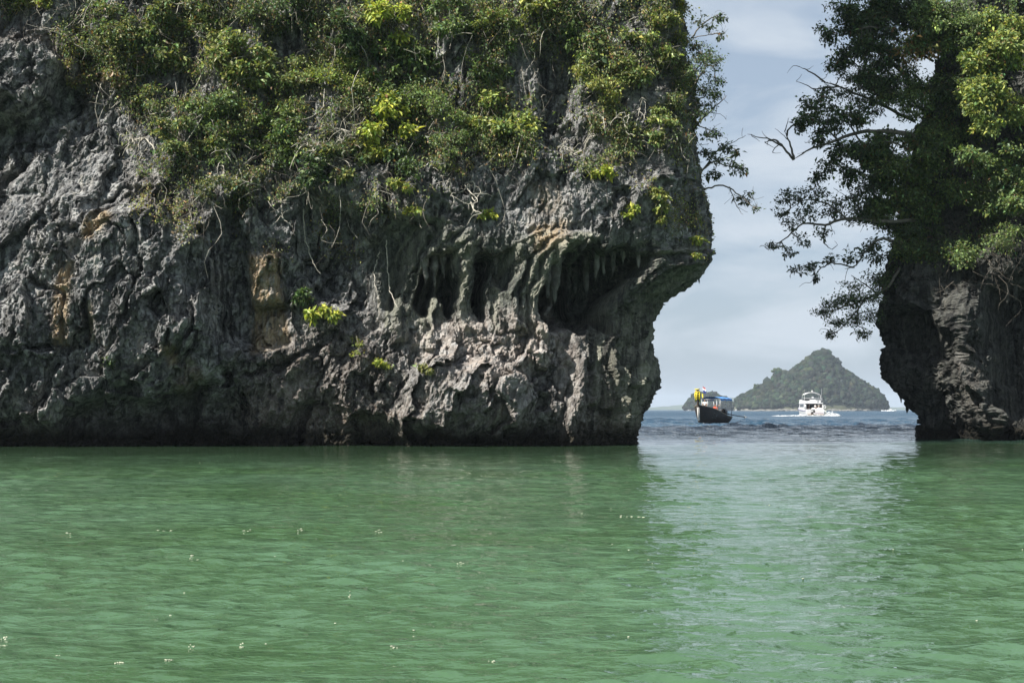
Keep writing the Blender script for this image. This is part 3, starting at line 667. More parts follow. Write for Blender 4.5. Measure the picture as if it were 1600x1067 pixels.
LEFT = [
 (620,38,40,40,'bright','bright yellow-green shrub near the top edge, above the middle of the left cliff',dict(size=.2)),
 (596,205,48,52,'bright','bright yellow-green shrub drooping over bare rock right of the pale twiggy branches',dict(size=.2,droop=.7)),
 (690,165,62,48,'mid','rounded mid-green shrub above the left end of the cave row on the left cliff',{}),
 (785,190,56,58,['mid','lime'],'large fresh-green shrub hanging over dark rock above the two small niches',dict(droop=.6)),
 (470,140,70,50,['mid','olive'],'broad olive-green shrub in the middle of the green belt on the left cliff',{}),
 (395,95,70,52,['mid','olive'],'dense olive shrub with yellowish top, upper left part of the cliff',{}),
 (335,160,60,48,['deep','mid'],'dense mid-green shrub left of centre above the steep dark gully',{}),
 (530,125,54,46,['mid','lime'],'lit green shrub between the broad olive shrub and the bright top shrub',{}),
 (250,80,62,44,['deep','olive'],'loose green shrub among bare pale branches, upper left',{}),
 (165,45,56,40,['olive','deep'],'small-leaved shrub above the jutting rock plate, top left corner',{}),
 (70,6,48,18,['olive','lime'],'low bush on top of the jutting rock plate at the left edge',{}),
 (305,28,60,36,['deep','olive'],'shrub at the top edge behind tangled bare branches',{}),
 (450,35,64,40,['deep','dark'],'dark green shrub at the top edge left of centre',{}),
 (540,58,44,44,['dark','deep'],'very dark shaded shrub left of the bright yellow-green top shrub',{}),
 (700,35,56,40,['mid','deep'],'green shrub at the top edge right of the bright yellow-green one',{}),
 (790,30,54,38,['lime','mid'],'light green shrub at the top edge above the grey rock column',{}),
 (852,22,42,34,['lime','olive'],'yellowish shrub at the top edge left of the bare rock column',{}),
 (765,100,50,40,['mid','deep'],'round green shrub above the large fresh-green hanging one',{}),
 (640,108,48,44,['deep','mid'],'shaded green shrub just under the bright yellow-green top shrub',{}),
 (590,150,44,36,['mid','deep'],'green shrub directly above the drooping yellow-green one',{}),
 (940,135,54,50,['olive','lime'],'olive-yellow shrub right of the bare grey rock column',{}),
 (1005,90,54,52,['olive','mid'],'olive shrub near the top right shoulder of the left cliff',{}),
 (1055,45,40,52,['lime','olive'],'yellow-green shrub at the top right corner of the left cliff, against the sky',{}),
 (1050,135,42,46,['olive','deep'],'leafy shrub on the right shoulder of the left cliff under the corner shrub',{}),
 (1030,205,40,34,['olive','mid'],'lowest olive shrub on the right shoulder of the left cliff',{}),
 (960,205,46,36,['olive','dark'],'thin olive shrub with hanging stems over the big cave arch',dict(dens=.7)),
 (900,75,34,40,['deep','mid'],'narrow dark shrub growing on the bare grey rock column',dict(dens=.7)),
 (300,225,56,40,['deep','olive'],'shaded shrub at the lower left border of the green belt',{}),
 (385,225,56,44,['mid','deep'],'green shrub above the fan of bare white twigs',{}),
 (455,215,54,40,['deep','mid'],'shaded shrub behind bare pale twigs in the middle of the green belt',{}),
 (350,290,48,32,['dark','olive'],'dark shrub with bare white twigs at the foot of the green belt',dict(dens=.7)),
 (470,275,48,36,['dark','deep'],'dark shrub hanging above the long bare vine',dict(dens=.8)),
 (545,255,42,34,['deep','olive'],'shaded shrub just left below the drooping yellow-green one',{}),
 (255,165,46,36,['olive','deep'],'loose shrub above the grey fractured rock slope, far left',dict(dens=.8)),
 (205,120,40,30,['olive','dry'],'brownish dry shrub beside the jutting rock plate',dict(dens=.7)),
 (130,115,34,22,['olive','dry'],'low dry bush on the rock slope right of the jutting plate',dict(dens=.7)),
 (715,225,44,36,['deep','mid'],'shaded shrub between the rounded mid-green and the fresh-green hanging shrubs',{}),
 (650,245,36,40,['dark','deep'],'dark shaded shrub above the small dangling branch with leaves',{}),
 (650,345,17,17,'lime','small spray of light green leaves dangling above the flowstone ribs',{}),
 (625,295,24,18,'lime','loose spray of leaves on a thin branch below the drooping yellow-green shrub',dict(dens=.6)),
 (768,343,12,9,'bright','tiny bright tuft of leaves at the end of a bare pale branch',{}),
 (730,275,30,18,['lime','dry'],'sparse twiggy bush with yellow leaves above the small niches',dict(dens=.35)),
 (945,270,17,14,'bright','small yellow-green tuft on grey rock above the big cave arch',{}),
 (981,335,17,14,'bright','small bright tuft on pale rock just above the big cave mouth',{}),
 (1020,302,22,18,['lime','olive'],'small yellow-green bush on the right shoulder above the overhang',{}),
 (1090,386,14,20,'lime','yellow-green tuft on the very lip of the overhang',{}),
 (505,485,32,22,'bright','vivid yellow-green shrub alone on bare rock left of the caves',dict(size=.2)),
 (475,470,18,14,'deep','dark little shrub just left of the vivid lone yellow-green one',{}),
 (601,576,7,10,'bright','tiny green tuft on the grey boulder mass below the caves',dict(size=.12)),
 (672,576,15,9,'olive','small olive cushion plant on the boulder below the left niche',dict(size=.13)),
 (560,545,6,16,'lime','thin yellow-green sprig on dark rock left of the boulder mass',dict(size=.11,dens=.6)),
 (180,568,8,10,'deep','tiny green sprig on the fractured grey rock face at lower left',dict(size=.12)),
 (1040,345,16,20,['olive','lime'],'thin mossy bush on the right flank of the overhang',dict(dens=.7)),
]
for i, (px, py, rx, ry, pal, label, kw) in enumerate(LEFT):
    cliff_shrub(px, py, rx, ry, pal if isinstance(pal, str) else tuple(pal), label, 100 + i, **kw)

# silhouetted trees that leave the right shoulder of the left cliff
def edge_tree(label, y, root, limbs, clumps, pal, seed, group=GL, name='cliff_tree', cat='tree', **k):
    g = np.random.default_rng(seed)
    cl_ = []
    for (cx, cy, r) in clumps:
        c = W(cx, cy, y + g.normal(0, 0.5)); s = r * y / F; cl_.append((c, np.array([s, s * 0.9, s * 0.72])))
    return plant(name, label, cat, group, W(*root, y), cl_, pal, seed, limbs=[[W(a, b, y + 0.25 * math.sin(a * 0.09)) for a, b in l] for l in limbs], **k)
edge_tree('small dark-leaved tree leaning out from the right shoulder of the left cliff', 64.5, (1072,150), [[(1072,150),(1095,120),(1108,95)]],
          [(1110,88,20),(1122,100,14),(1096,100,20),(1118,130,16),(1100,140,22),(1085,110,20),(1080,75,20)], ('deep','dark'), 301, r0=.06, dens=1.0)
edge_tree('thin leafy twig of a shrub against the sky at the top of the left cliff', 64.5, (1080,60), [[(1080,60),(1100,35),(1118,25),(1132,20)],[(1080,60),(1108,55),(1128,52)]],
          [(1120,25,10),(1110,45,9),(1128,54,8),(1095,30,12)], 'dark', 302, r0=.025, dens=.28)
edge_tree('loose twiggy shrub below the small dark tree on the cliff shoulder', 65.0, (1088,195), [[(1088,195),(1115,170),(1135,150)],[(1088,195),(1110,205),(1130,212)]],
          [(1110,165,16),(1120,150,12),(1095,180,16),(1118,205,12),(1105,215,14)], ('dark','deep'), 303, r0=.035, dens=.5)
edge_tree('sparse shrub with thin branches reaching over the water from the cliff shoulder', 65.5, (1096,268), [[(1096,268),(1115,250),(1140,262),(1165,258)],[(1096,268),(1120,235),(1140,225),(1165,212)]],
          [(1120,250,14),(1145,258,13),(1160,266,10),(1130,232,13),(1112,272,12),(1150,235,10),(1102,240,12)], 'dark', 304, r0=.035, dens=.34)
edge_tree('bare drooping branch with a few leaves hanging beyond the left cliff edge', 65.5, (1100,296), [[(1100,296),(1130,288),(1155,305),(1175,322),(1188,330)],[(1140,292),(1150,320),(1158,332)]],
          [(1165,312,10),(1182,326,8),(1152,310,9),(1172,300,7)], 'dark', 305, r0=.03, dens=.22)

# ---- bare pale branches on the left cliff
def bare(label, px, py, spread, n, seed, out=0.9, up=0.2, name='leafless_shrub'):
    g = np.random.default_rng(seed); root = on_cliff('L', px, py); m = root[1] / F; w = Geo()
    e = empty(name, root, label=label, category='shrub', group='bare pale shrubs on the left cliff')
    for k in range(n):
        a = g.uniform(-math.pi, math.pi)
        end = root + np.array([math.cos(a) * spread * m * g.uniform(.5, 1.1), -out * g.uniform(.6, 1.3), (abs(math.sin(a)) * up * 2 - 0.35 + g.uniform(-.5, .5)) * spread * m])
        c = curve(root, end, g, 10, 0.2, 0.1); w.tube(c - root, np.linspace(0.042, 0.012, 10), 5)
        for _ in range(4):
            q = c[g.integers(3, 9)]; e2 = q + g.normal(0, 1, 3) * spread * m * 0.28 + (0, -.1, -.1); t = curve(q, e2, g, 6, 0.2, 0.15)
            w.tube(t - root, np.linspace(0.018, 0.007, 6), 4)
            e3 = t[3] + g.normal(0, 1, 3) * spread * m * 0.14; w.tube(curve(t[3], e3, g, 4, 0.2) - root, [.010, .008, .006, .004], 3)
    link('trunk', w.mesh('trunk'), M_BARKP, e)
for i, a in enumerate([
    ('fan of bare white twigs spreading over the foot of the green belt', 372, 262, 55, 6, 1.0, .2),
    ('tangle of bare pale branches at the top edge, upper left', 290, 25, 80, 6, 1.2, .3),
    ('long crooked bare branch running down beside the rock plate, top left', 115, 40, 60, 4, .9, .1),
    ('bare white twigs below the broad olive shrub in mid cliff', 500, 230, 45, 6, 1.0, .1),
    ('dead pale branches hanging above the small niches', 730, 285, 45, 4, 1.1, -.2),
    ('bare crooked branch on dark rock above the big cave arch', 905, 235, 50, 4, .9, .2),
    ('leafless twigs beside the drooping yellow-green shrub', 560, 215, 36, 5, 1.1, .1),
    ('thin bare stems on the right shoulder of the left cliff', 985, 180, 48, 5, 1.0, .1),
    ('pale dead twigs over the grey fractured slope at far left', 225, 215, 40, 4, .9, .1)]):
    bare(a[0], a[1], a[2], a[3], a[4], 400 + i, a[5], a[6])

# ---- long bare vines
def vine(label, pts, seed):
    g = np.random.default_rng(seed); P = []
    for a, b in pts:
        p = on_cliff('L', a, b); p[1] -= 0.45; P.append(p)
    P = np.array(P); P[:, 1] = np.minimum.accumulate(np.minimum(P[:, 1], P[:, 1].mean())); t = np.linspace(0, len(P) - 1, 26)
    c = np.stack([np.interp(t, np.arange(len(P)), P[:, k]) for k in range(3)], -1); c[1:-1] += g.normal(0, 0.02, (24, 3))
    w = Geo(); w.tube(c - P[0], np.linspace(0.026, 0.014, 26), 5)
    o = link('vine', w.mesh('vine'), M_BARKP, label=label, category='vine', group='bare vines on the left cliff'); o.location = P[0]
vine('long bare vine hanging over rock above the vivid lone yellow-green shrub', [(478,330),(480,365),(486,395),(498,420),(508,432)], 1)
vine('bare vine hanging in front of the left flowstone rib', [(605,380),(608,420),(613,455),(622,480)], 2)
vine('short bare vine hanging just left of the flowstone ribs', [(594,395),(588,425),(588,458)], 3)
vine('curved bare vine end dangling above the ochre panel', [(444,325),(448,345),(462,358)], 4)

# ---- undergrowth: leaf litter, ferns, moss and stems nobody could count
def mat_of_leaves(name, label, side, poly, sc, count, pal, seed, size=0.13, thick=0.55, holes=0.0):
    g = np.random.default_rng(seed); v, a, b = SURF[side]
    mask = sc.sample(poly, a, b) * ((v[:, 1] < (72 if side == 'L' else 82)))
    mask = mask * np.clip(0.35 + 1.6 * fbm(v * 0.55 + 3, 2) - holes, 0, 1)
    k = g.choice(len(v), count, p=mask / mask.sum())
    P = v[k] + g.normal(0, 0.06, (count, 3)) + np.array([-0.15, -1.0, 0.05]) * (g.random(count) ** 1.5 * thick)[:, None]
    o = link(name, leaf_mesh(name, P, np.repeat([[0, -0.6, -0.3]], count, 0), pal, g, size, 0.5), M_LEAF, kind='stuff', label=label, category='undergrowth'); return o
belt = sL.poly([(-100,-100),(1120,-100),(1100,240),(1000,250),(900,270),(830,250),(700,280),(620,330),(480,350),(330,335),(240,290),(200,200),(150,130),(70,40),(-100,40)], 10)
belt = belt * (1 - 0.85 * sL.poly([(835,60),(905,50),(905,290),(840,290)], 8)) * (1 - 0.35 * sL.poly([(950,-60),(1000,-60),(990,70),(955,70)], 8))
mat_of_leaves('undergrowth', 'dense tangled undergrowth covering the upper left cliff', 'L', belt, sL, 95000, ('deep', 'mid', 'deep', 'olive', 'dark', 'olive', 'dry'), 21, 0.115, 0.95)
moss = sL.poly([(985,250),(1100,230),(1106,410),(1080,420),(1040,330)], 10) + 0.5 * sL.poly([(200,260),(300,310),(420,350),(560,350),(560,400),(300,370),(210,330)], 14)
mat_of_leaves('ground_cover', 'thin dry plants creeping over the rim of bare rock', 'L', moss, sL, 6000, ('olive', 'dry', 'lime'), 22, 0.10, 0.2, 0.15)
def stems(name, label, side, poly, sc, count, seed):
    g = np.random.default_rng(seed); v, a, b = SURF[side]; mask = sc.sample(poly, a, b) * (v[:, 1] < (72 if side == 'L' else 82)); k = g.choice(len(v), count, p=mask / mask.sum()); w = Geo()
    for p in v[k]:
        p = p + (0, -0.1 - 0.5 * g.random(), 0); e = p + np.array([g.normal(0, .5), -g.random() * 0.7, g.normal(-0.5, 0.8)])
        w.tube(curve(p, e, g, 7, 0.22), np.linspace(0.016, 0.006, 7), 3, cap=False)
    link(name, w.mesh(name), M_BARK if seed % 2 else M_BARKP, kind='stuff', label=label, category='stems')
stems('hanging_stems', 'countless thin pale stems in the green belt of the left cliff', 'L', belt, sL, 700, 32)
stems('hanging_roots', 'countless thin brown stems in the green belt of the left cliff', 'L', belt, sL, 900, 33)

# ---- trees on the right cliff
edge_tree('dark tree at the top edge, leftmost crown of the right cliff', 75.5, (1420,120), [[(1420,120),(1370,80),(1330,40),(1310,10)]],
   [(1310,15,26),(1300,50,22),(1335,30,30),(1355,75,30),(1320,90,24),(1375,40,34),(1305,100,16),(1345,120,28),(1390,95,30),(1340,-25,34),(1390,-20,36)], ('dark','deep'), 501, GR, r0=.11, dens=1.0)
edge_tree('dark tree with bare twigs reaching left over the gap, upper right', 76, (1430,190), [[(1430,190),(1370,160),(1310,135),(1280,125)],[(1310,135),(1275,140),(1245,128)],[(1290,130),(1262,110),(1250,105)]],
   [(1300,140,20),(1330,150,26),(1360,165,28),(1395,150,30),(1320,115,18),(1285,150,12)], ('dark','deep'), 502, GR, r0=.08, dens=.6)
edge_tree('tree whose thick bent limb carries a long bare branch over the gap', 75, (1440,215), [[(1440,215),(1390,205),(1345,205),(1300,222),(1262,234),(1240,250)],[(1240,250),(1222,228),(1200,217),(1168,210)],[(1240,250),(1234,222),(1226,206)],[(1222,228),(1212,218),(1195,222)]],
   [(1275,160,22),(1260,185,20),(1250,200,14),(1300,185,28),(1335,180,30),(1285,210,20),(1320,235,26),(1355,230,30),(1290,265,18),(1275,275,13),(1330,270,26)], ('dark','deep'), 503, GR, r0=.12, dens=.75)
edge_tree('drooping tree with black branches spread across the gap', 75.5, (1430,345), [[(1430,345),(1380,347),(1320,340),(1290,352),(1255,348),(1225,375),(1200,390)],[(1320,340),(1295,318),(1260,310),(1228,330)],[(1290,352),(1285,380),(1300,390)],[(1350,345),(1340,320),(1310,300)]],
   [(1225,310,16),(1215,335,14),(1245,305,20),(1262,330,20),(1240,350,16),(1210,380,12),(1275,300,20),(1300,330,24),(1250,375,14),(1330,310,28),(1280,365,14),(1345,340,26),(1360,300,30),(1232,395,10)], 'dark', 504, GR, r0=.085, dens=.55)
edge_tree('low dark tree on the left flank of the right cliff, crown hanging over water', 76, (1405,420), [[(1405,420),(1388,450),(1350,470),(1300,485),(1275,495)],[(1372,460),(1345,440),(1330,430)],[(1350,470),(1320,510),(1300,522)]],
   [(1285,488,15),(1305,478,22),(1330,470,26),(1355,465,24),(1310,505,18),(1340,500,22),(1365,495,20),(1335,445,16),(1300,520,10),(1350,520,14),(1375,440,20)], ('dark','deep'), 505, GR, r0=.07, dens=.95)
edge_tree('bent branch with sparse leaves between the drooping tree and the low dark tree', 75.5, (1410,380), [[(1410,380),(1372,372),(1350,395),(1335,418),(1320,420)],[(1335,418),(1300,410),(1262,412),(1235,428)],[(1300,410),(1280,420),(1268,440)]],
   [(1300,405,14),(1270,415,13),(1245,425,10),(1330,400,16),(1355,385,22),(1375,400,22),(1275,435,8)], 'dark', 506, GR, r0=.07, dens=.4)
RIGHT = [
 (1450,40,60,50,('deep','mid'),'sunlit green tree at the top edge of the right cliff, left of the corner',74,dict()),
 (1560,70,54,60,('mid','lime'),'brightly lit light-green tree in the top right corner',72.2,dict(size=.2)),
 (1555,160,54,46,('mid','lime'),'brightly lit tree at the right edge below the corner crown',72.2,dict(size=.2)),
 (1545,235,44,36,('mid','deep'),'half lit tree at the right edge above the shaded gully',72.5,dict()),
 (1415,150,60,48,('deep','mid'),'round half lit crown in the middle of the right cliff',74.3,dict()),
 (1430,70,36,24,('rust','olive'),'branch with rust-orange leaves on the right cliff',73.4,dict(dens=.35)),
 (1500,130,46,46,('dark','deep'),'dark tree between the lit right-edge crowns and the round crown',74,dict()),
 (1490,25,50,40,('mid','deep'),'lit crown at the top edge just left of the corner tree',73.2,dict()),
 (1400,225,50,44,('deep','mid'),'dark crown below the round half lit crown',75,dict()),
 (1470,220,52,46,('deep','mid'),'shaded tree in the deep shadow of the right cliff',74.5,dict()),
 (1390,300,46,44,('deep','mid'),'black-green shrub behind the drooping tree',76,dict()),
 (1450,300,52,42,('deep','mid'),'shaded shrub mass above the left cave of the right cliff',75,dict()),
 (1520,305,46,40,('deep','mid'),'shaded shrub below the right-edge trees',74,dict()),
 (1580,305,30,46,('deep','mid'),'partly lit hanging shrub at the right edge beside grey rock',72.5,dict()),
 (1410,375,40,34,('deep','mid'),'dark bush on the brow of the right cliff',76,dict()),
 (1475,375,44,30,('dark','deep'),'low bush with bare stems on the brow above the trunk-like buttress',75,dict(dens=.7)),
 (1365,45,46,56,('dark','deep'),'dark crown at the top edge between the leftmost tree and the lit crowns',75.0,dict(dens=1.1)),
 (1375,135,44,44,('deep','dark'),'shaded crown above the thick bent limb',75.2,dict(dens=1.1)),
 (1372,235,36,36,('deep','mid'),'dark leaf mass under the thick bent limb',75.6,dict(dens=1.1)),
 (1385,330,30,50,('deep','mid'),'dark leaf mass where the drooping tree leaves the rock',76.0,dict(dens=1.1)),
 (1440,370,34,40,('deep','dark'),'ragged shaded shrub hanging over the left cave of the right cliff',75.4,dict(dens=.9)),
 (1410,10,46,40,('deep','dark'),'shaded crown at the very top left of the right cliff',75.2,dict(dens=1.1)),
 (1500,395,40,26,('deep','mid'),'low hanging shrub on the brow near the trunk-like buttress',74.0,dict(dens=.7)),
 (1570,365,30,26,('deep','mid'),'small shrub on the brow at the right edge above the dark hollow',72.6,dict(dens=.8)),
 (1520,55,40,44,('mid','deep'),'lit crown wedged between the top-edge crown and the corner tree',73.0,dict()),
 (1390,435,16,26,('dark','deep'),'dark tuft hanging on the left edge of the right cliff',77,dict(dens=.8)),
]
for i, (px, py, rx, ry, pal, label, y, kw) in enumerate(RIGHT):
    g = np.random.default_rng(600 + i); n = max(4, int(rx * ry / 260)); cl_ = []
    for k in range(n):
        a = g.uniform(0, 6.283); q = math.sqrt(g.random()); m = y / F
        cl_.append((W(px + math.cos(a) * q * rx * .8, py + math.sin(a) * q * ry * .8, y + g.normal(0, .45) + .5 * q), np.array([1, .85, .66]) * g.uniform(.6, 1.05)))
    root = on_cliff('R', px + 10, py + ry * .4); root[1] += .2
    plant('cliff_tree', label, 'tree', GR, root, cl_, pal, 600 + i, r0=.09, **kw)
beltR = sR.poly([(1380,-100),(1750,-100),(1750,330),(1600,330),(1540,380),(1480,410),(1390,420)], 12)
mat_of_leaves('undergrowth', 'dense dark undergrowth covering the top of the right cliff', 'R', beltR, sR, 34000, ('deep', 'mid', 'dark'), 41, 0.16, 0.9)
stems('hanging_roots', 'countless thin stems and roots on the brow of the right cliff', 'R', sR.poly([(1390,300),(1600,200),(1600,420),(1480,440),(1400,430)], 12), sR, 420, 43)

# ------------------------------------------------------------------ islands and far hills
def ico(sub=1):
    t = (1 + 5 ** .5) / 2
    v = [(-1,t,0),(1,t,0),(-1,-t,0),(1,-t,0),(0,-1,t),(0,1,t),(0,-1,-t),(0,1,-t),(t,0,-1),(t,0,1),(-t,0,-1),(-t,0,1)]
    f = [(0,11,5),(0,5,1),(0,1,7),(0,7,10),(0,10,11),(1,5,9),(5,11,4),(11,10,2),(10,7,6),(7,1,8),(3,9,4),(3,4,2),(3,2,6),(3,6,8),(3,8,9),(4,9,5),(2,4,11),(6,2,10),(8,6,7),(9,8,1)]
    v = [np.array(q) / np.linalg.norm(q) for q in v]
    for _ in range(sub):
        c = {}; nf = []
        def mid(a, b):
            k = (min(a, b), max(a, b))
            if k not in c: m = v[a] + v[b]; c[k] = len(v); v.append(m / np.linalg.norm(m))
            return c[k]
        for a, b, d in f:
            x, y, z = mid(a, b), mid(b, d), mid(d, a); nf += [(a,x,z),(b,y,x),(d,z,y),(x,y,z)]
        f = nf
    return np.array(v), np.array(f)
IV, IF = ico(1)
def blobs(C, Rd, g, jag=0.22):
    n = len(C); nv = len(IV)
    k = 1 + g.normal(0, jag, (n, nv, 1))
    v = C[:, None] + IV[None] * k * Rd[:, None, :]
    return v.reshape(-1, 3), (IF[None] + (np.arange(n) * nv)[:, None, None]).reshape(-1, 3)

def canopy_material():
    k = M('far_canopy'); geo = k.n('ShaderNodeNewGeometry').outputs['Position']
    at = k.n('ShaderNodeAttribute', attribute_name='tint').outputs['Color']
    f = k.noise(geo, 0.9, 4, 0.7)
    c = k.mix(k.rng(f, 0.35, 0.68), k.mix(1.0, at, (0.45, 0.5, 0.5), 'MULTIPLY'), k.mix(1.0, at, (1.5, 1.45, 1.2), 'MULTIPLY'))
    bn = k.n('ShaderNodeBump', {'Height': f, 'Strength': 1.0, 'Distance': 1.6})
    b = k.n('ShaderNodeBsdfPrincipled', {'Base Color': c, 'Roughness': 0.9, 'Specular IOR Level': 0.1, 'Normal': bn.outputs[0]})
    k.set(k.out.inputs['Surface'], b.outputs[0]); return k.m
M_CAN = canopy_material(); M_EARTH = simple('island_earth', (0.07, 0.075, 0.045), 0.95, 0.4, 0.08)
M_FARROCK = simple('shore_rock', (0.15, 0.145, 0.13), 0.95, 0.5, 0.3)

def island(outline, y, name, seed, ntree, label):
    g = np.random.default_rng(seed); o = np.array(outline, float)
    xs = (o[:, 0] - 800) / F * y; hs = EYE + (640 - o[:, 1]) / F * y
    hs = np.maximum(hs, 0.0); n = 90; X = np.linspace(xs[0], xs[-1], n); H = np.interp(X, xs, np.maximum(hs - 5.5, 0.3))
    half = (xs[-1] - xs[0]) * 0.32; mid = (xs[0] + xs[-1]) / 2
    D = half * np.sqrt(np.clip(1 - ((X - mid) / ((xs[-1] - xs[0]) * 0.505)) ** 2, 0.02, 1))
    T = np.linspace(-1, 1, 41)
    def hz(x, t):
        h = np.interp(x, X, H); q = np.abs(t)
        return h * np.clip(1 - q ** 1.7, 0, 1) ** 0.8
    G = np.zeros((n, 41, 3))
    for i in range(n):
        G[i, :, 0] = X[i]; G[i, :, 1] = y + T * D[i]; G[i, :, 2] = np.maximum(hz(X[i], T), 0) + 0.5
        G[i, 0, 2] = G[i, -1, 2] = -1.0
    G[0, :, 2] = -1; G[-1, :, 2] = -1
    gg = Geo(); gg.grid(G); me = gg.mesh(name)
    if me.polygons[len(me.polygons) // 2].normal.z < 0: me.flip_normals()
    isl = link(name, me, M_EARTH, kind='structure')
    # forest
    x = g.uniform(xs[0] + 2, xs[-1] - 2, ntree); t = -np.abs(g.random(ntree) ** 0.8) * 0.97; t[: ntree // 6] = g.normal(0, 0.08, ntree // 6)
    Dx = np.interp(x, X, D); r = g.uniform(1.6, 4.0, ntree) * (1 + 0.3 * (g.random(ntree) < 0.12))
    C = np.stack([x, y + t * Dx, hz(x, t) + 0.9 * r + 0.4], -1)
    Rd = np.stack([r, r, r * g.uniform(0.7, 1.05, ntree)], -1)
    v, f = blobs(C, Rd, g); fm = mesh_np('forest', v, f, True)
    col = np.array([0.024, 0.034, 0.024])[None] * np.exp(g.normal(0, 0.34, (ntree, 1))) * (1 + g.normal(0, 0.14, (ntree, 3)))
    lit = g.random(ntree) < 0.14; col[lit] *= (1.35, 1.35, 1.15)  # a random few crowns get a lighter leaf colour
    rgba = np.ones((len(v), 4)); rgba[:, :3] = np.repeat(np.clip(col, .01, .4), len(IV), 0); color_attr(fm, 'tint', rgba)
    link('forest', fm, M_CAN, kind='stuff', label=label, category='forest')
    # rocky shore
    w = Geo(); k = 70; xx = np.linspace(xs[0], xs[-1], k); Dk = np.interp(xx, X, D)
    P = np.zeros((k, 4, 3))
    for q, (dy, z) in enumerate(((-1.5, -1), (-1.2, 0.9), (0.5, 2.2), (4.0, 2.6))):
        P[:, q, 0] = xx; P[:, q, 1] = y - Dk + dy + g.normal(0, 0.7, k); P[:, q, 2] = z + (g.normal(0, 0.5, k) if q else 0)
    w.grid(P[:, ::-1]); link('shore_rocks', w.mesh('shore_rocks', False), M_FARROCK, isl)
    return X, H, D
main_outline = [(1147,641),(1149,624),(1160,618),(1170,613),(1180,606),(1188,602),(1205,595),(1212,583),(1222,579),(1233,582),(1248,570),(1262,563),(1273,554),(1281,548),(1288,547),(1297,555),(1305,563),(1311,576),(1324,581),(1335,590),(1350,600),(1364,607),(1376,617),(1382,629),(1384,641)]
island(main_outline, 1800, 'island', 71, 2600, 'dense evergreen forest covering the pointed island')
island([(1068,641),(1070,632),(1078,624),(1088,616),(1097,613),(1110,614),(1125,618),(1140,626),(1150,636),(1154,641)], 2050, 'islet', 72, 800, 'dense trees covering the low islet behind the wooden boat')

def canopy_tree(px, py, r, y, label, seed):
    g = np.random.default_rng(seed); c = W(px, py, y); m = r * y / F
    base = c - (0, 0, m * 2.0); e = empty('rainforest_tree', base, label=label, category='tree', group='trees standing out on the island skyline')
    w = Geo(); w.tube(np.array([[0, 0, -2], [0.1, 0, m], [0, 0, m * 2]]), [.4, .3, .15], 6); link('trunk', w.mesh('trunk'), M_BARK, e)
    n = 14; C = (c - base) + g.normal(0, 0.45, (n, 3)) * m * (1, 1, .55); rr = m * g.uniform(.3, .55, n)
    v, f = blobs(C, np.stack([rr, rr, rr * .75], -1), g); me = mesh_np('crown', v, f)
    rgba = np.ones((len(v), 4)); rgba[:, :3] = (0.055, 0.08, 0.036); color_attr(me, 'tint', rgba); link('crown', me, M_CAN, e)
for i, a in enumerate([(1217,579,7,1800,'round-topped tree on the left shoulder of the island skyline'), (1181,604,5,1790,'tall lone tree low on the left slope of the island skyline'),
     (1287,550,6,1800,'topmost tree on the very summit of the pointed island'), (1322,580,6,1800,'tree bulging from the skyline right below the island summit'),
     (1254,567,5,1800,'tree on the island skyline left of the summit ridge'), (1353,600,5,1795,'tree standing up on the right slope of the island skyline')]):
    canopy_tree(*a, 800 + i)

gh = np.random.default_rng(9); w = Geo(); y = 6500.0
hx = np.linspace(960, 1560, 80); hy = np.interp(hx, [960,1020,1045,1062,1080,1110,1140,1165,1200,1300,1400,1440,1560], [637,636,634,631.5,632,627,620,624,631,634,636,635,638]) + gh.normal(0, .25, 80)
G = np.zeros((80, 7, 3))
for q, t in enumerate((-1, -.66, -.33, 0, .33, .66, 1)):
    G[:, q, 0] = (hx - 800) / F * y; G[:, q, 1] = y + 500 * t; G[:, q, 2] = (EYE + (640 - hy) / F * y) * (1 - abs(t) ** 1.3) - 1
w.grid(G); mh = w.mesh('hills')
if mh.polygons[40].normal.z < 0: mh.flip_normals()
link('hills', mh, simple('hill_green', (0.05, 0.075, 0.04), 0.95, 0.3, 0.01), kind='structure')

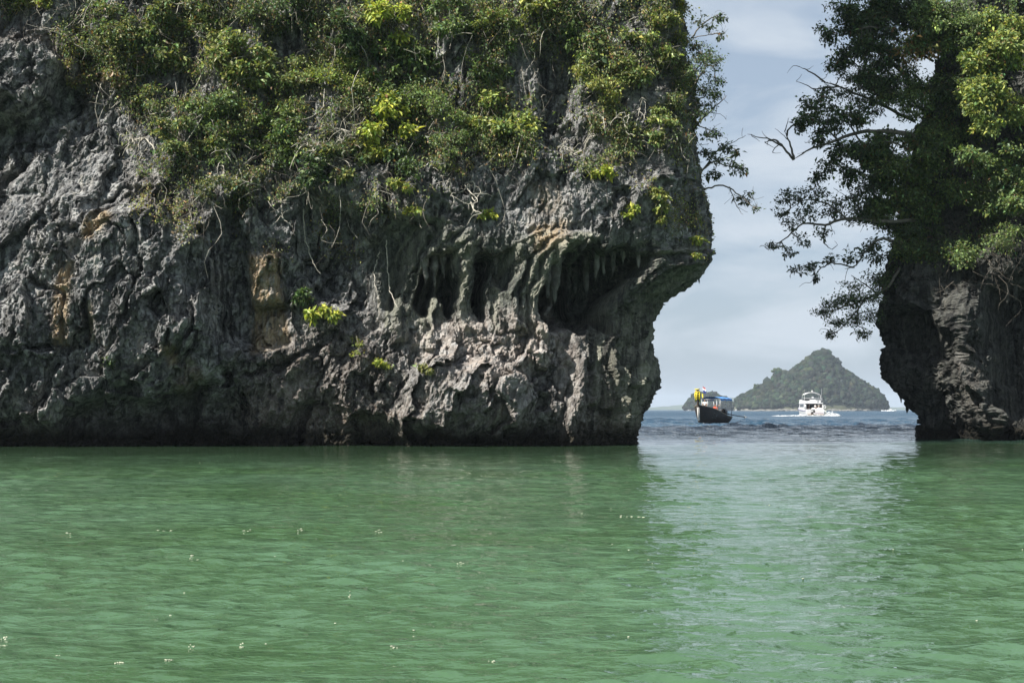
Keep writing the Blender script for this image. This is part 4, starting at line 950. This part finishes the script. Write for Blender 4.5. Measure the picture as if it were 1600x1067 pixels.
# ------------------------------------------------------------------ people
SKIN = simple('skin', (0.34, 0.20, 0.13), 0.6, 0.1, 20); HAIR = simple('hair', (0.012, 0.010, 0.009), 0.6, 0.2, 40)
def cloth(name, c): return simple(name, c, 0.85, 0.15, 14)
def skin_mesh(name, verts, edges, mat, parent, sub=2):
    me = bpy.data.meshes.new(name); me.from_pydata([v[:3] for v in verts], edges, []); me.update()
    o = link(name, me, mat, parent); md = o.modifiers.new('skin', 'SKIN'); 
    if not me.skin_vertices: 
        raise RuntimeError('skin layer')
    for i, v in enumerate(verts):
        me.skin_vertices[0].data[i].radius = (v[3], v[4] if len(v) > 4 else v[3]); me.skin_vertices[0].data[i].use_root = (i == 0)
    md.use_smooth_shade = True
    sd = o.modifiers.new('sub', 'SUBSURF'); sd.levels = sub - 1; sd.render_levels = sub
    return o
def person(label, loc, rz, pose, top, bottom, group=None, hair_long=False):
    """pose gives joint positions in metres, facing +X, seat or feet at z = 0"""
    e = empty('person', loc, rz, label=label, category='person')
    if group: e['group'] = group
    J = dict(pelvis=(0,0,.10), belly=(0,0,.26), chest=(.02,0,.44), neck=(.02,0,.58), head=(.04,0,.66), crown=(.03,0,.80),
             ls=(.02,.17,.52), le=(.08,.24,.28), lw=(.26,.20,.12), lh=(.33,.18,.10), rs=(.02,-.17,.52), re=(.08,-.24,.28), rw=(.26,-.20,.12), rh=(.33,-.18,.10),
             lhip=(.02,.09,.08), lk=(.42,.11,.10), la=(.44,.11,-.32), lf=(.56,.11,-.36), rhip=(.02,-.09,.08), rk=(.42,-.11,.10), ra=(.44,-.11,-.32), rf=(.56,-.11,-.36))
    J.update(pose)
    r = dict(pelvis=.135, belly=.12, chest=.145, neck=.055, head=.085, crown=.075, ls=.06, le=.042, lw=.03, lh=.035, rs=.06, re=.042, rw=.03, rh=.035,
             lhip=.085, lk=.06, la=.04, lf=.04, rhip=.085, rk=.06, ra=.04, rf=.04)
    E = [('pelvis','belly'),('belly','chest'),('chest','neck'),('neck','head'),('head','crown'),('chest','ls'),('ls','le'),('le','lw'),('lw','lh'),('chest','rs'),('rs','re'),('re','rw'),('rw','rh'),
         ('pelvis','lhip'),('lhip','lk'),('lk','la'),('la','lf'),('pelvis','rhip'),('rhip','rk'),('rk','ra'),('ra','rf')]
    names = list(r); idx = {n: i for i, n in enumerate(names)}
    skin_mesh('body', [(*J[n], r[n]) for n in names], [(idx[a], idx[b]) for a, b in E], SKIN, e)
    tn = ['belly','pelvis','chest','ls','rs']; lerp = lambda a, b, t: tuple(np.array(J[a]) * (1 - t) + np.array(J[b]) * t)
    vs = [(*J['chest'], .165), (*J['belly'], .14), (*J['pelvis'], .15), (*J['ls'], .078), (*lerp('ls','le',.7), .062), (*J['rs'], .078), (*lerp('rs','re',.7), .062)]
    skin_mesh('shirt', vs, [(0,1),(1,2),(0,3),(3,4),(0,5),(5,6)], top, e)
    vs = [(*J['pelvis'], .155), (*J['lhip'], .10), (*lerp('lhip','lk',.9), .075), (*J['rhip'], .10), (*lerp('rhip','rk',.9), .075)]
    skin_mesh('shorts', vs, [(0,1),(1,2),(0,3),(3,4)], bottom, e)
    h = np.array(J['head']); c = np.array(J['crown'])
    hv = [(*(c + (-.015, 0, .015)), .088), (*(h * .4 + c * .6 + (-.04, 0, 0)), .085), (*(h + (-.05, 0, .0)), .07)]
    if hair_long: hv.append((*(h + (-.07, 0, -.14)), .06))
    skin_mesh('hair', hv, [(i, i + 1) for i in range(len(hv) - 1)], HAIR, e)
    f = Geo(); d = h * .55 + c * .45
    f.tube([d + (.075, 0, -.01), d + (.105, 0, -.03)], [.012, .017], 6); nose = link('nose', f.mesh('nose'), SKIN, e)
    for s in (-1, 1):
        f = Geo(); f.box(d + (.082, .032 * s, .008), (.012, .022, .010)); link('eye', f.mesh('eye'), HAIR, e)
    f = Geo(); f.box(d + (.078, 0, -.062), (.014, .045, .010)); link('mouth', f.mesh('mouth'), cloth('lip', (.25, .08, .07)), e)
    for s, hn, wn_ in ((1, 'lh', 'lw'), (-1, 'rh', 'rw')):
        f = Geo(); b = np.array(J[hn]); di = unit(b - np.array(J[wn_])); sd = unit(np.cross(di, (0.1, 0, 1)))
        for q, ln in zip((-1.4, -.5, .4, 1.3), (.065, .08, .075, .055)):
            a = b + sd * q * .014 + di * .02; f.tube([a, a + di * ln * .55, a + di * ln * .9 + (0, 0, -.025)], [.009, .008, .006], 5)
        a = b - sd * .03 * s; f.tube([a, a + di * .03 - sd * .02 * s, a + di * .06 - sd * .022 * s], [.011, .009, .007], 5)
        link('fingers', f.mesh('fingers'), SKIN, e)
    return e

# ------------------------------------------------------------------ the wooden longtail boat
WOOD = simple('dark_planks', (0.045, 0.034, 0.026), 0.55, 0.4, 3, bump=0.3); WOODR = simple('red_brown_wood', (0.15, 0.045, 0.03), 0.6, 0.3, 5)
RIM = simple('worn_rim', (0.20, 0.16, 0.11), 0.7, 0.35, 8); WHITEP = simple('white_paint', (0.78, 0.77, 0.73), 0.5, 0.08, 5)
YEL = simple('yellow_cloth', (0.72, 0.58, 0.05), 0.8, 0.2, 10); BLUE = simple('blue_tarp', (0.08, 0.25, 0.58), 0.7, 0.15, 4); STEEL = simple('steel', (0.35, 0.36, 0.37), 0.4, 0.2, 10, metallic=0.6)
BLACK = simple('black_metal', (0.02, 0.02, 0.022), 0.5, 0.2, 10); MARK = simple('faded_lettering', (0.24, 0.25, 0.23), 0.8, 0.3, 20)
REDC = simple('flag_red', (0.5, 0.04, 0.04), 0.8); BLUEC = simple('flag_blue', (0.04, 0.06, 0.25), 0.8); FWH = simple('flag_white', (0.75, 0.75, 0.75), 0.8)

def longtail(loc, rz):
    e = empty('longtail_boat', loc, rz, scale_=1.1, label='dark wooden longtail boat with yellow garlands on its high prow', category='boat')
    ts = np.array([0, .12, .3, .5, .7, .82, .9, .95, .98, 1.0])
    B = [.88, 1.02, 1.14, 1.18, 1.12, .98, .78, .52, .28, .07]; Gz = [.62, .66, .78, 1.06, 1.38, 1.56, 1.68, 1.76, 1.82, 1.86]; K = [-.12, -.2, -.26, -.28, -.28, -.26, -.22, -.16, -.08, 0.0]
    tt = np.linspace(0, 1, 46); b = np.interp(tt, ts, B); gz = np.interp(tt, ts, Gz); kz = np.interp(tt, ts, K)
    for a in (b, gz, kz): a[1:-1] = (a[:-2] + 2 * a[1:-1] + a[2:]) / 4
    nv = 12; V = np.linspace(0, 1, nv)
    def hull(t, v, s, off=0.0):
        bb = np.interp(t, tt, b); g_ = np.interp(t, tt, gz); k_ = np.interp(t, tt, kz); q = np.sin(v * math.pi / 2) ** 0.62
        rake = 0.42 * np.clip((t - .72) / .28, 0, 1) ** 2 * v
        return np.stack([-4.5 + 9 * t + rake, s * ((bb - 0.02) * (0.12 + 0.88 * q) * (0.82 + 0.18 * v) + off), k_ + (g_ - k_) * v ** 1.1], -1)
    # planks (strakes), each proud of the one below
    TT, VV = np.meshgrid(tt, V, indexing='ij')
    w = Geo()
    for s in (-1, 1): w.grid(hull(TT, VV, s)[:, ::-s])
    for s in (-1, 1): w.grid(hull(TT, VV * .97 + .03, s, -0.06)[:, ::s])
    c = np.stack([hull(np.zeros(nv), V, -1), hull(np.zeros(nv), V, 1)], 1); w.grid(c); w.grid(c[:, ::-1] + (0.06, 0, 0))
    hullo = link('hull', w.mesh('hull'), WOOD, e)
    for s in (-1, 1):
        for vv in (.25, .45, .65, .83):
            w = Geo(); w.tube(hull(tt[:-1], np.full(45, vv), s, 0.006), .014, 4); link('plank_seam', w.mesh('plank_seam'), BLACK, hullo)
        w = Geo(); w.tube(hull(tt, np.ones(46), s, 0.0) + (0, 0, .03), .055, 6); link('gunwale', w.mesh('gunwale'), RIM, e)
    w = Geo(); D = np.stack([hull(tt[3:-2], np.full(41, .45), -1, -.08), hull(tt[3:-2], np.full(41, .45), 1, -.08)], 1); w.grid(D); link('floor', w.mesh('floor'), WOODR, e)
    w = Geo(); D = np.stack([hull(tt[33:-1], np.full(12, .97), -1, -.05), hull(tt[33:-1], np.full(12, .97), 1, -.05)], 1); w.grid(D); link('foredeck', w.mesh('foredeck'), WOODR, e)
    w = Geo(); w.box((1.95, 0, 1.15), (.06, 2.0, .55)); link('bulkhead', w.mesh('bulkhead'), WOODR, e)
    for x in (-2.6, -1.2, .2, 1.2):
        w = Geo(); w.box((x, 0, .62 + .06 * (x + 2.6)), (.32, 1.9, .05)); link('bench', w.mesh('bench'), RIM, e)
    # stem and prow
    w = Geo(); w.tube([(4.50, 0, -.15), (4.68, 0, .7), (4.86, 0, 1.6), (5.0, 0, 2.3), (5.14, 0, 3.0), (5.22, 0, 3.5)], [.10, .11, .12, .13, .15, .17], 8)
    prow = link('prow', w.mesh('prow'), WOOD, e)
    w = Geo(); w.box((5.24, 0, 3.52), (.30, .46, .10)); link('prow_cap', w.mesh('prow_cap'), YEL, prow)
    g = np.random.default_rng(3)
    for k, z in enumerate((2.55, 2.8, 3.05, 3.28)):
        w = Geo(); a = np.linspace(0, 2 * math.pi, 15); r = .13 + .02 * k
        w.tube(np.stack([5.0 + (z - 2.3) * .19 + r * np.cos(a), r * np.sin(a), z + .07 * np.sin(3 * a + k)], -1), .042, 7); link('garland', w.mesh('garland'), YEL, prow)
    for k in range(6):
        a = k * 1.05; w = Geo(); w.tube([(5.1 + .2 * math.cos(a), .22 * math.sin(a), 3.35), (5.1 + .26 * math.cos(a), .28 * math.sin(a), 2.95), (5.04 + .2 * math.cos(a), .24 * math.sin(a), 2.4 - .1 * (k % 3))], [.05, .07, .03], 5); link('ribbon', w.mesh('ribbon'), YEL, prow)
    w = Geo(); w.box((0, 0, 0), (.05, .20, 1.35), [[math.cos(.2), 0, math.sin(.2)], [0, 1, 0], [-math.sin(.2), 0, math.cos(.2)]]); w.v[0] += (4.82, 0, 1.02); link('stem_board', w.mesh('stem_board'), WHITEP, e)
    # faded lettering on both bows
    for s in (-1, 1):
        for row in range(3):
            for k in range(5):
                if g.random() < .12: continue
                t0 = .66 + .026 * k + .008 * row; v0 = .72 - .11 * row; w = Geo()
                shape = [[(0,0),(0,.07),(.012,.07),(.012,.02)], [(0,.07),(.014,.07),(.014,0)], [(.0,.0),(.013,.03),(0,.07)], [(0,.0),(.0,.07),(.013,.0),(.013,.07)]][g.integers(0, 4)]
                w.tube(np.array([hull(np.array([t0 + q]), np.array([v0 + p]), s, .012)[0] for q, p in shape]), .017, 4); link('letter', w.mesh('letter'), MARK, hullo)
    # canopy
    w = Geo(); X, Y = np.meshgrid(np.linspace(-3.9, .5, 12), np.linspace(-1.0, 1.0, 9), indexing='ij'); Z = 2.62 + .16 * (1 - Y ** 2) + .03 * np.sin(X * 4)
    w.grid(np.stack([X, Y, Z], -1)); w.grid(np.stack([X, Y, Z - .03], -1)[:, ::-1])
    for s in (-1, 1): w.grid(np.stack([np.stack([X[:, 0], X[:, 0] * 0 + s, Z[:, 0]], -1), np.stack([X[:, 0], X[:, 0] * 0 + s * 1.02, Z[:, 0] - .22 - .05 * np.sin(X[:, 0] * 9)], -1)], 1))
    can = link('canopy', w.mesh('canopy'), BLUE, e)
    for x in (-3.8, -1.6, .5, 1.7):
        for s in (-1, 1):
            w = Geo(); zt = 2.6 if x < 1 else 2.5; w.tube([(x, s * .98, .7), (x, s * 1.0, zt)], .03, 6); link('post', w.mesh('post'), STEEL, e)
    for s in (-1, 1):
        w = Geo(); w.tube([(-3.9, s, 2.56), (.5, s, 2.56), (1.75, s, 2.5)], .025, 6); link('rail', w.mesh('rail'), STEEL, can)
    w = Geo(); w.tube([(1.7, -1, 2.5), (1.7, 1, 2.5)], .025, 6); link('rail', w.mesh('rail'), STEEL, can)
    # flags
    w = Geo(); w.tube([(1.7, -.5, 2.45), (1.7, -.5, 4.0)], .018, 6); pole = link('flagpole', w.mesh('flagpole'), STEEL, e)
    for z0_, z1_, m_, dx in ((3.86, 3.72, REDC, 0), (3.72, 3.5, FWH, .02), (3.5, 3.25, BLUEC, .03), (3.15, 2.75, YEL, -.12)):
        w = Geo(); zz = np.linspace(z0_, z1_, 4); yy = np.linspace(0, .34 if m_ is not YEL else .2, 6); A, Bq = np.meshgrid(zz, yy, indexing='ij')
        w.grid(np.stack([1.7 + .07 * np.sin(Bq * 14 + A * 2), -.5 + dx + Bq * .8, A - Bq * .5], -1)); link('flag', w.mesh('flag'), m_, pole)
    # engine on its long tail
    w = Geo(); w.box((-4.2, .1, 1.15), (.75, .42, .45)); w.box((-4.2, .1, .85), (.25, .2, .5)); w.box((-4.15, .1, 1.45), (.4, .3, .14)); eng = link('engine', w.mesh('engine'), BLACK, e)
    w = Geo(); w.tube([(-4.4, .1, 1.05), (-5.2, .75, .85), (-6.3, 1.75, .62)], [.06, .05, .045], 7); sh = link('tail_shaft', w.mesh('tail_shaft'), BLACK, e)
    w = Geo()
    for k in range(3):
        a = k * 2.094; w.tube([(-6.35, 1.78, .62), (-6.37, 1.78 + .22 * math.cos(a), .62 + .25 * math.sin(a))], [.07, .03], 5)
    link('propeller', w.mesh('propeller'), STEEL, sh)
    w = Geo(); w.tube([(-3.85, .1, 1.3), (-3.2, .05, 1.45), (-2.6, 0, 1.5)], .025, 6); link('tiller', w.mesh('tiller'), STEEL, eng)
    for x, s, m_ in ((-.6, -1, WHITEP), (-1.9, -1, YEL), (1.2, -1, WHITEP)):
        w = Geo(); a = np.linspace(0, 2 * math.pi, 17); w.tube(np.stack([x + .26 * np.cos(a), np.full(17, s * 1.12), 1.05 + .26 * np.sin(a) + .1 * x], -1), .07, 7); link('life_ring', w.mesh('life_ring'), m_, e)
    return e
BTH = R(25); BLOC = np.array([(1092 - 800) / F * 160.5, 160.5, 0.0]); fwd = np.array([-math.sin(BTH), -math.cos(BTH), 0])
BROT = math.atan2(fwd[1], fwd[0]); BC = BLOC - fwd * 5.15; BC[2] = 0.02
longtail(BC, BROT)
side_v = np.array([-fwd[1], fwd[0], 0])
def on_boat(x, y, z): return BC + (fwd * x + side_v * y + np.array((0, 0, z))) * 1.1
CW = cloth('white_shirt', (0.75, 0.74, 0.70)); CO = cloth('orange_shirt', (0.62, 0.12, 0.07)); CK = cloth('dark_cloth', (0.03, 0.03, 0.035)); CB = cloth('blue_shorts', (0.05, 0.07, 0.14))
person('person in white shirt sitting at the bow behind the yellow garlands', on_boat(3.3, .2, 1.72), BROT + .3, {}, CW, CK)
person('person in orange-red top sitting on the near side of the longtail boat', on_boat(.7, .55, 1.22), BROT + .5, {'lw': (.22,.30,.06), 'lh': (.25,.32,.02)}, CO, CB, hair_long=True)
person('dark-clothed person with one arm stretched out under the blue canopy', on_boat(.0, .3, 1.30), BROT + .4, {'le': (.10,.44,.62), 'lw': (.12,.68,.82), 'lh': (.12,.76,.88)}, CK, CK)
person('boatman in dark clothes by the engine at the stern', on_boat(-3.3, .1, .78), BROT + .2, {}, CK, CB)

# ------------------------------------------------------------------ the white motor yacht
GEL = simple('gelcoat', (0.62, 0.62, 0.62), 0.3, 0.04, 2); GLASS = simple('smoked_glass', (0.015, 0.018, 0.02), 0.08, 0.1, 3, spec=0.6); TEAK = simple('teak', (0.24, 0.14, 0.07), 0.7, 0.25, 8)
CUSH = simple('cushion', (0.70, 0.70, 0.68), 0.8, 0.08, 6); LIL = simple('boot_stripe', (0.25, 0.22, 0.35), 0.5, 0.1, 4); FEND = simple('fender_vinyl', (0.72, 0.76, 0.62), 0.5, 0.1, 5)
def yacht(loc, rz):
    e = empty('motor_yacht', loc, rz, scale_=0.94, label='white flybridge motor yacht seen from astern, throwing spray', category='yacht')
    def put(n, m_, *bx, par=None):
        w = Geo()
        for c, d in bx: w.box(c, d)
        me = w.mesh(n, False); o = link(n, me, m_, par or e); bv = o.modifiers.new('bevel', 'BEVEL'); bv.width = .05; bv.segments = 2; return o
    # hull: local +X is ahead, stern at x = 0
    xs = np.array([0, .5, 3, 7, 10, 12.2, 13.6]); hb = [2.55, 2.65, 2.8, 2.75, 2.2, 1.1, .06]; gz = [1.55, 1.62, 1.75, 2.0, 2.3, 2.5, 2.6]
    X = np.linspace(0, 13.6, 30); b = np.interp(X, xs, hb); g_ = np.interp(X, xs, gz); v = np.linspace(0, 1, 9); w = Geo()
    for s in (-1, 1):
        P = np.stack([np.repeat(X[:, None], 9, 1) + v[None] * .4 * (X[:, None] / 13.6), s * b[:, None] * (.70 + .30 * v[None] ** .6), -.4 + (g_[:, None] + .4) * v[None]], -1); w.grid(P[:, ::-s])
    sec = lambda s: np.stack([np.zeros(9), s * 2.55 * (.70 + .30 * v ** .6), -.4 + 1.95 * v], -1)
    w.grid(np.stack([sec(-1), sec(1)], 1))
    dk = np.stack([np.stack([X, -b * .98, g_ - .02], -1), np.stack([X, b * .98, g_ - .02], -1)], 1); w.grid(dk[:, ::-1]); hl = link('hull', w.mesh('hull'), GEL, e)
    for s in (-1, 1):
        w = Geo(); w.tube(np.stack([X + .3 * X / 13.6, s * (b + .01), g_ * .86], -1), .05, 5); link('rub_rail', w.mesh('rub_rail'), LIL, hl)
    put('swim_platform', TEAK, ((-.55, 0, .42), (1.2, 4.2, .12)))
    put('transom', GEL, ((.15, -1.1, 1.15), (.35, 2.4, 1.3)), ((.15, 1.75, 1.15), (.35, 1.2, 1.3)))
    put('sunpad', CUSH, ((.45, -.6, 1.82), (.7, 3.2, .16)))
    put('transom_stripe', LIL, ((-.03, -1.0, .78), (.05, 2.3, .12)))
    # saloon with dark opening to the cockpit
    sal = put('saloon', GEL, ((5.6, -2.15, 2.5), (6.2, .12, 1.7)), ((5.6, 2.15, 2.5), (6.2, .12, 1.7)), ((8.7, 0, 2.4), (.12, 4.2, 1.5)))
    put('saloon_floor', TEAK, ((4.6, 0, 1.72), (8.0, 4.1, .08)), par=sal)
    for s in (-1, 1): put('side_window', GLASS, ((5.6, s * 2.22, 2.75), (4.8, .04, .75)), par=sal)
    put('sliding_door', GLASS, ((3.2, -.65, 2.52), (.05, 2.6, 1.5)), ((3.2, 1.55, 2.52), (.05, 1.0, 1.5)), par=sal)
    for s in (-1, 1): put('quarter_panel', GEL, ((2.0, s * 2.28, 2.35), (2.2, .16, 1.5)))
    put('door_frame', GEL, ((3.1, .75, 2.52), (.14, .10, 1.55)), par=sal)
    put('cockpit_table', TEAK, ((1.9, -.6, 2.15), (.8, 1.4, .06)), ((1.9, -.6, 1.9), (.12, .12, .5)))
    put('cockpit_seat', CUSH, ((1.0, -.6, 2.0), (.5, 2.6, .4)))
    # flybridge
    fb = put('flybridge', GEL, ((5.0, 0, 3.42), (7.6, 4.7, .22)), ((6.0, -2.2, 3.85), (5.2, .14, .75)), ((6.0, 2.2, 3.85), (5.2, .14, .75)), ((8.5, 0, 3.95), (.14, 4.4, .9)), ((3.4, .9, 3.8), (.14, 2.4, .6)))
    put('fly_lounge', CUSH, ((5.2, .9, 3.8), (2.6, 1.8, .45)), par=fb)
    put('helm_console', GLASS, ((7.6, .7, 4.3), (.5, 1.9, .8)), par=fb)
    for k in range(7):
        w = Geo(); y = -2.2 + k * .3; w.tube([(1.35, y, 3.5), (1.35, y, 4.65)], .022, 5); link('stanchion', w.mesh('stanchion'), STEEL, fb)
    w = Geo(); w.tube([(5.6, -2.25, 4.75), (1.35, -2.25, 4.68), (1.35, 2.0, 4.68), (5.6, 2.25, 4.75)], .045, 6); w.tube([(1.35, -2.2, 4.1), (1.35, -.4, 4.1)], .02, 5); link('hand_rail', w.mesh('hand_rail'), GEL, fb)
    w = Geo(); a = np.linspace(-1, 1, 15)
    for x in (3.6, 5.4): w.tube(np.stack([np.full(15, x), 2.15 * a, 6.28 - .62 * a ** 2], -1), .075, 6)
    ar = link('bimini', w.mesh('bimini'), GEL, fb)
    w = Geo(); A, Xq = np.meshgrid(a, np.linspace(3.6, 5.4, 4), indexing='ij'); w.grid(np.stack([Xq, 2.15 * A, 6.34 - .62 * A ** 2], -1)); link('bimini_cloth', w.mesh('bimini_cloth'), CUSH, ar)
    for x0_, s in ((2.6, -1), (2.6, 1), (6.0, -1), (6.0, 1)):
        w = Geo(); w.tube([(x0_, s * 2.2, 4.2), (3.6 if x0_ < 4 else 5.4, s * 2.13, 5.68)], .035, 5); link('arch_leg', w.mesh('arch_leg'), GEL, ar)
    w = Geo(); w.tube([(5.0, -.35, 6.25), (5.0, -.35, 6.95)], .05, 6); w.tube([(5.0, -.35, 6.55), (5.0, -.35, 6.72)], [.26, .22], 10); link('radar_mast', w.mesh('radar_mast'), GEL, ar)
    w = Geo(); w.tube([(4.4, -.35, 4.7), (4.4, -.35, 5.05), (4.4, -.35, 5.25)], [.30, .40, .2], 10); link('radar_dome', w.mesh('radar_dome'), GEL, fb)
    for s, h in ((-1, 7.3), (1, 7.1)):
        w = Geo(); w.tube([(2.8, s * 2.3, 3.6), (2.6, s * 2.32, h)], [.03, .015], 5); link('antenna', w.mesh('antenna'), GEL, fb)
    # fenders, buoy, tender engine
    for y in (-2.85,):
        w = Geo(); z = np.linspace(.3, 1.5, 7); w.tube(np.stack([np.full(7, .6), np.full(7, y), z], -1), [.08, .2, .23, .23, .23, .2, .08], 9); link('fender', w.mesh('fender'), FEND, e)
    w = Geo(); a = np.linspace(0, 2 * math.pi, 19); w.tube(np.stack([np.full(19, 1.0), -2.75 + .26 * np.cos(a), 2.45 + .42 * np.sin(a)], -1), .08, 7); link('life_ring', w.mesh('life_ring'), GEL, e)
    w = Geo(); w.tube([(-.05, .35, 1.25), (.02, .35, 1.25)], [.30, .30], 14); link('stern_port', w.mesh('stern_port'), BLACK, e)
    w = Geo(); w.box((-.35, .95, .75), (.5, .45, .5)); w.box((-.4, .95, 1.05), (.4, .32, .25)); link('outboard', w.mesh('outboard'), BLACK, e)
    put('stern_gate', STEEL, ((.3, 2.65, 2.1), (.05, .3, .9)))
    w = Geo(); w.tube([(.3, 2.6, 1.6), (.4, 2.75, 2.6), (2.5, 2.75, 2.7)], .035, 5); link('side_rail', w.mesh('side_rail'), STEEL, e)
    return e
YY = 352.0; yrot = math.atan2(1.0, -0.03); YL = np.array([(1274 - 800) / F * YY, YY, 0.0]); yacht(YL, yrot)
yf_ = np.array([math.cos(yrot), math.sin(yrot), 0]); ys_ = np.array([-yf_[1], yf_[0], 0])
STAND = {'lk': (.03,.10,-.35), 'la': (.0,.10,-.78), 'lf': (.12,.11,-.82), 'rk': (.03,-.10,-.35), 'ra': (.0,-.10,-.78), 'rf': (.12,-.11,-.82), 'lhip': (0,.09,.0), 'rhip': (0,-.09,.0), 'lw': (.12,.22,.04), 'lh': (.16,.21,-.03), 'rw': (.12,-.22,.04), 'rh': (.16,-.21,-.03)}
person('person in white standing in the yacht cockpit on the right', YL + yf_ * 1.5 - ys_ * 1.18 + (0, 0, 2.42), yrot + math.pi, STAND, CW, CW)
person('person in white sitting at the yacht cockpit table in the middle', YL + yf_ * .94 - ys_ * .2 + (0, 0, 2.09), yrot + math.pi, {}, CW, CB)
person('dark-clothed person standing at the left in the yacht cockpit', YL + yf_ * 2.25 + ys_ * 1.13 + (0, 0, 2.44), yrot + 2.8, STAND, CK, CK)

# ---- wake and spray
def foam(name, label, pts, seed, cat='wake'):
    g = np.random.default_rng(seed); C = np.array([q[:3] for q in pts]); r = np.array([q[3] for q in pts])
    v, f = blobs(C, np.stack([r * 1.6, r, r * .55], -1), g, .3); link(name, mesh_np(name, v, f), M_FOAM, kind='stuff', label=label, category=cat)
g = np.random.default_rng(77); pts = []
for k in range(700):
    u = g.random(); px = 1208 + 100 * u; h = .10 + .22 * math.exp(-((px - 1270) / 30) ** 2)
    pts.append(((px - 800) / F * YY, YY - 1.5 + g.normal(0, 1.3), abs(g.normal(0, h * .45)), .05 + .10 * g.random()))
for k in range(260):
    a = g.random() ** .7; x = YL[0] + 2.3 + 3.6 * a + g.normal(0, .15); pts.append((x, YY + g.normal(0, 1.0), abs(g.normal(.4, .35)) * (1 - a) ** .6 * 1.3, .05 + .13 * g.random()))
for k in range(120):
    pts.append((YL[0] - 3.0 - g.random() * .8, YY + g.normal(0, 1), abs(g.normal(.1, .15)), .05 + .1 * g.random()))
foam('wake', 'white wake and spray behind the motor yacht', pts, 5)
pts = [(*(on_boat(4.6, g.normal(0, .25), 0) + (g.normal(0, .15), -.2, abs(g.normal(0, .03)))), .02 + .04 * g.random()) for k in range(50)]
foam('bow_wave', 'small white bow wave under the longtail boat', pts, 6)

# ---- tiny boats far off by the islands
def small_boat(px, y, ln, label, ang, wake=False):
    loc = np.array([(px - 800) / F * y, y, 0]); e = empty('small_boat', loc, ang, label=label, category='boat', group='small boats far off')
    X = np.linspace(-ln / 2, ln / 2, 14); b = np.interp(X / ln, [-.5, .1, .35, .5], [.15, .16, .1, .01]) * ln; w = Geo(); v = np.linspace(0, 1, 5); gz = np.interp(X / ln, [-.5, .5], [.11, .19]) * ln
    for s in (-1, 1): w.grid(np.stack([np.repeat(X[:, None], 5, 1), s * b[:, None] * (.6 + .4 * v[None]), -.3 + (gz[:, None] + .3) * v[None]], -1)[:, ::-s])
    w.grid(np.stack([np.stack([X, -b, gz - .05], -1), np.stack([X, b, gz - .05], -1)], 1)); link('hull', w.mesh('hull'), GEL, e)
    w = Geo(); w.box((-.05 * ln, 0, .27 * ln), (.34 * ln, .22 * ln, .2 * ln)); w.box((-.05 * ln, 0, .39 * ln), (.44 * ln, .28 * ln, .03 * ln)); link('cabin', w.mesh('cabin', False), GEL, e)
    w = Geo(); w.box((.125 * ln, 0, .30 * ln), (.02 * ln, .18 * ln, .09 * ln)); link('windscreen', w.mesh('windscreen', False), GLASS, e)
    if wake:
        gg = np.random.default_rng(4); foam('wake', 'thin white wake beside the far boat right of the island', [(loc[0] - 9 + 15 * gg.random(), y - 2 + gg.normal(0, 1.5), abs(gg.normal(0, .35)), .3 + .4 * gg.random()) for _ in range(160)], 8)
small_boat(1391, 1500, 6.5, 'small white speedboat running right of the pointed island', math.pi - .1, True)
small_boat(1076, 1650, 4.6, 'tiny white boat moored left of the longtail boat under the islet', .2)
small_boat(1150, 1600, 4.2, 'tiny white boat at the left foot of the pointed island', .1)

# ---- flecks of foam drifting on the lagoon
g = np.random.default_rng(15); pts = []
def fleck(px, py, r):
    d = EYE * F / (py - 640); x = (px - 800) / F * d; q, a, z = WATER_Z
    pts.append((x, d, z[np.argmin(np.abs(q - math.hypot(x, d))), np.argmin(np.abs(a - math.atan2(x, d)))] + .003, r))
for px, py, wd in [(985,806,20),(395,829,18),(470,827,8),(592,829,8),(302,869,8),(255,828,12),(105,832,5),(185,1037,8),(770,1030,9),(550,925,6),(615,1013,6),(265,1030,6),(380,1005,6),(5,995,8),(300,1005,6),(720,880,5),(90,1022,6)]:
    for k in range(6): fleck(px + g.normal(0, wd * .5), py + g.normal(0, 1.0), (.0025 + .0005 * wd * g.random()) * (1 if py < 900 else .55))
for k in range(36): fleck(g.uniform(0, 1600), 705 + 300 * g.random() ** 1.2, .002 + .0035 * g.random())
C = np.array([q[:3] for q in pts]); r = np.array([q[3] for q in pts]); v, f = blobs(C, np.stack([r * 2.4, r * 1.6, r * 0 + .004], -1), g, .35)
link('foam_flecks', mesh_np('foam_flecks', v, f), simple('old_foam', (0.42, 0.44, 0.33), 0.8, 0.2, 4), kind='stuff', label='scattered flecks of pale foam drifting on the green lagoon', category='foam')

# ------------------------------------------------------------------ haze
hz_ = Geo(); hz_.box((0, 0, 58.0), (24000, 24000, 120.0)); hm = M('haze')
pv = hm.n('ShaderNodeVolumePrincipled', {'Color': (0.74, 0.86, 1.0, 1), 'Density': 0.00010, 'Anisotropy': 0.0}); hm.set(hm.out.inputs['Volume'], pv.outputs[0])
link('haze', hz_.mesh('haze', False), hm.m, kind='stuff')
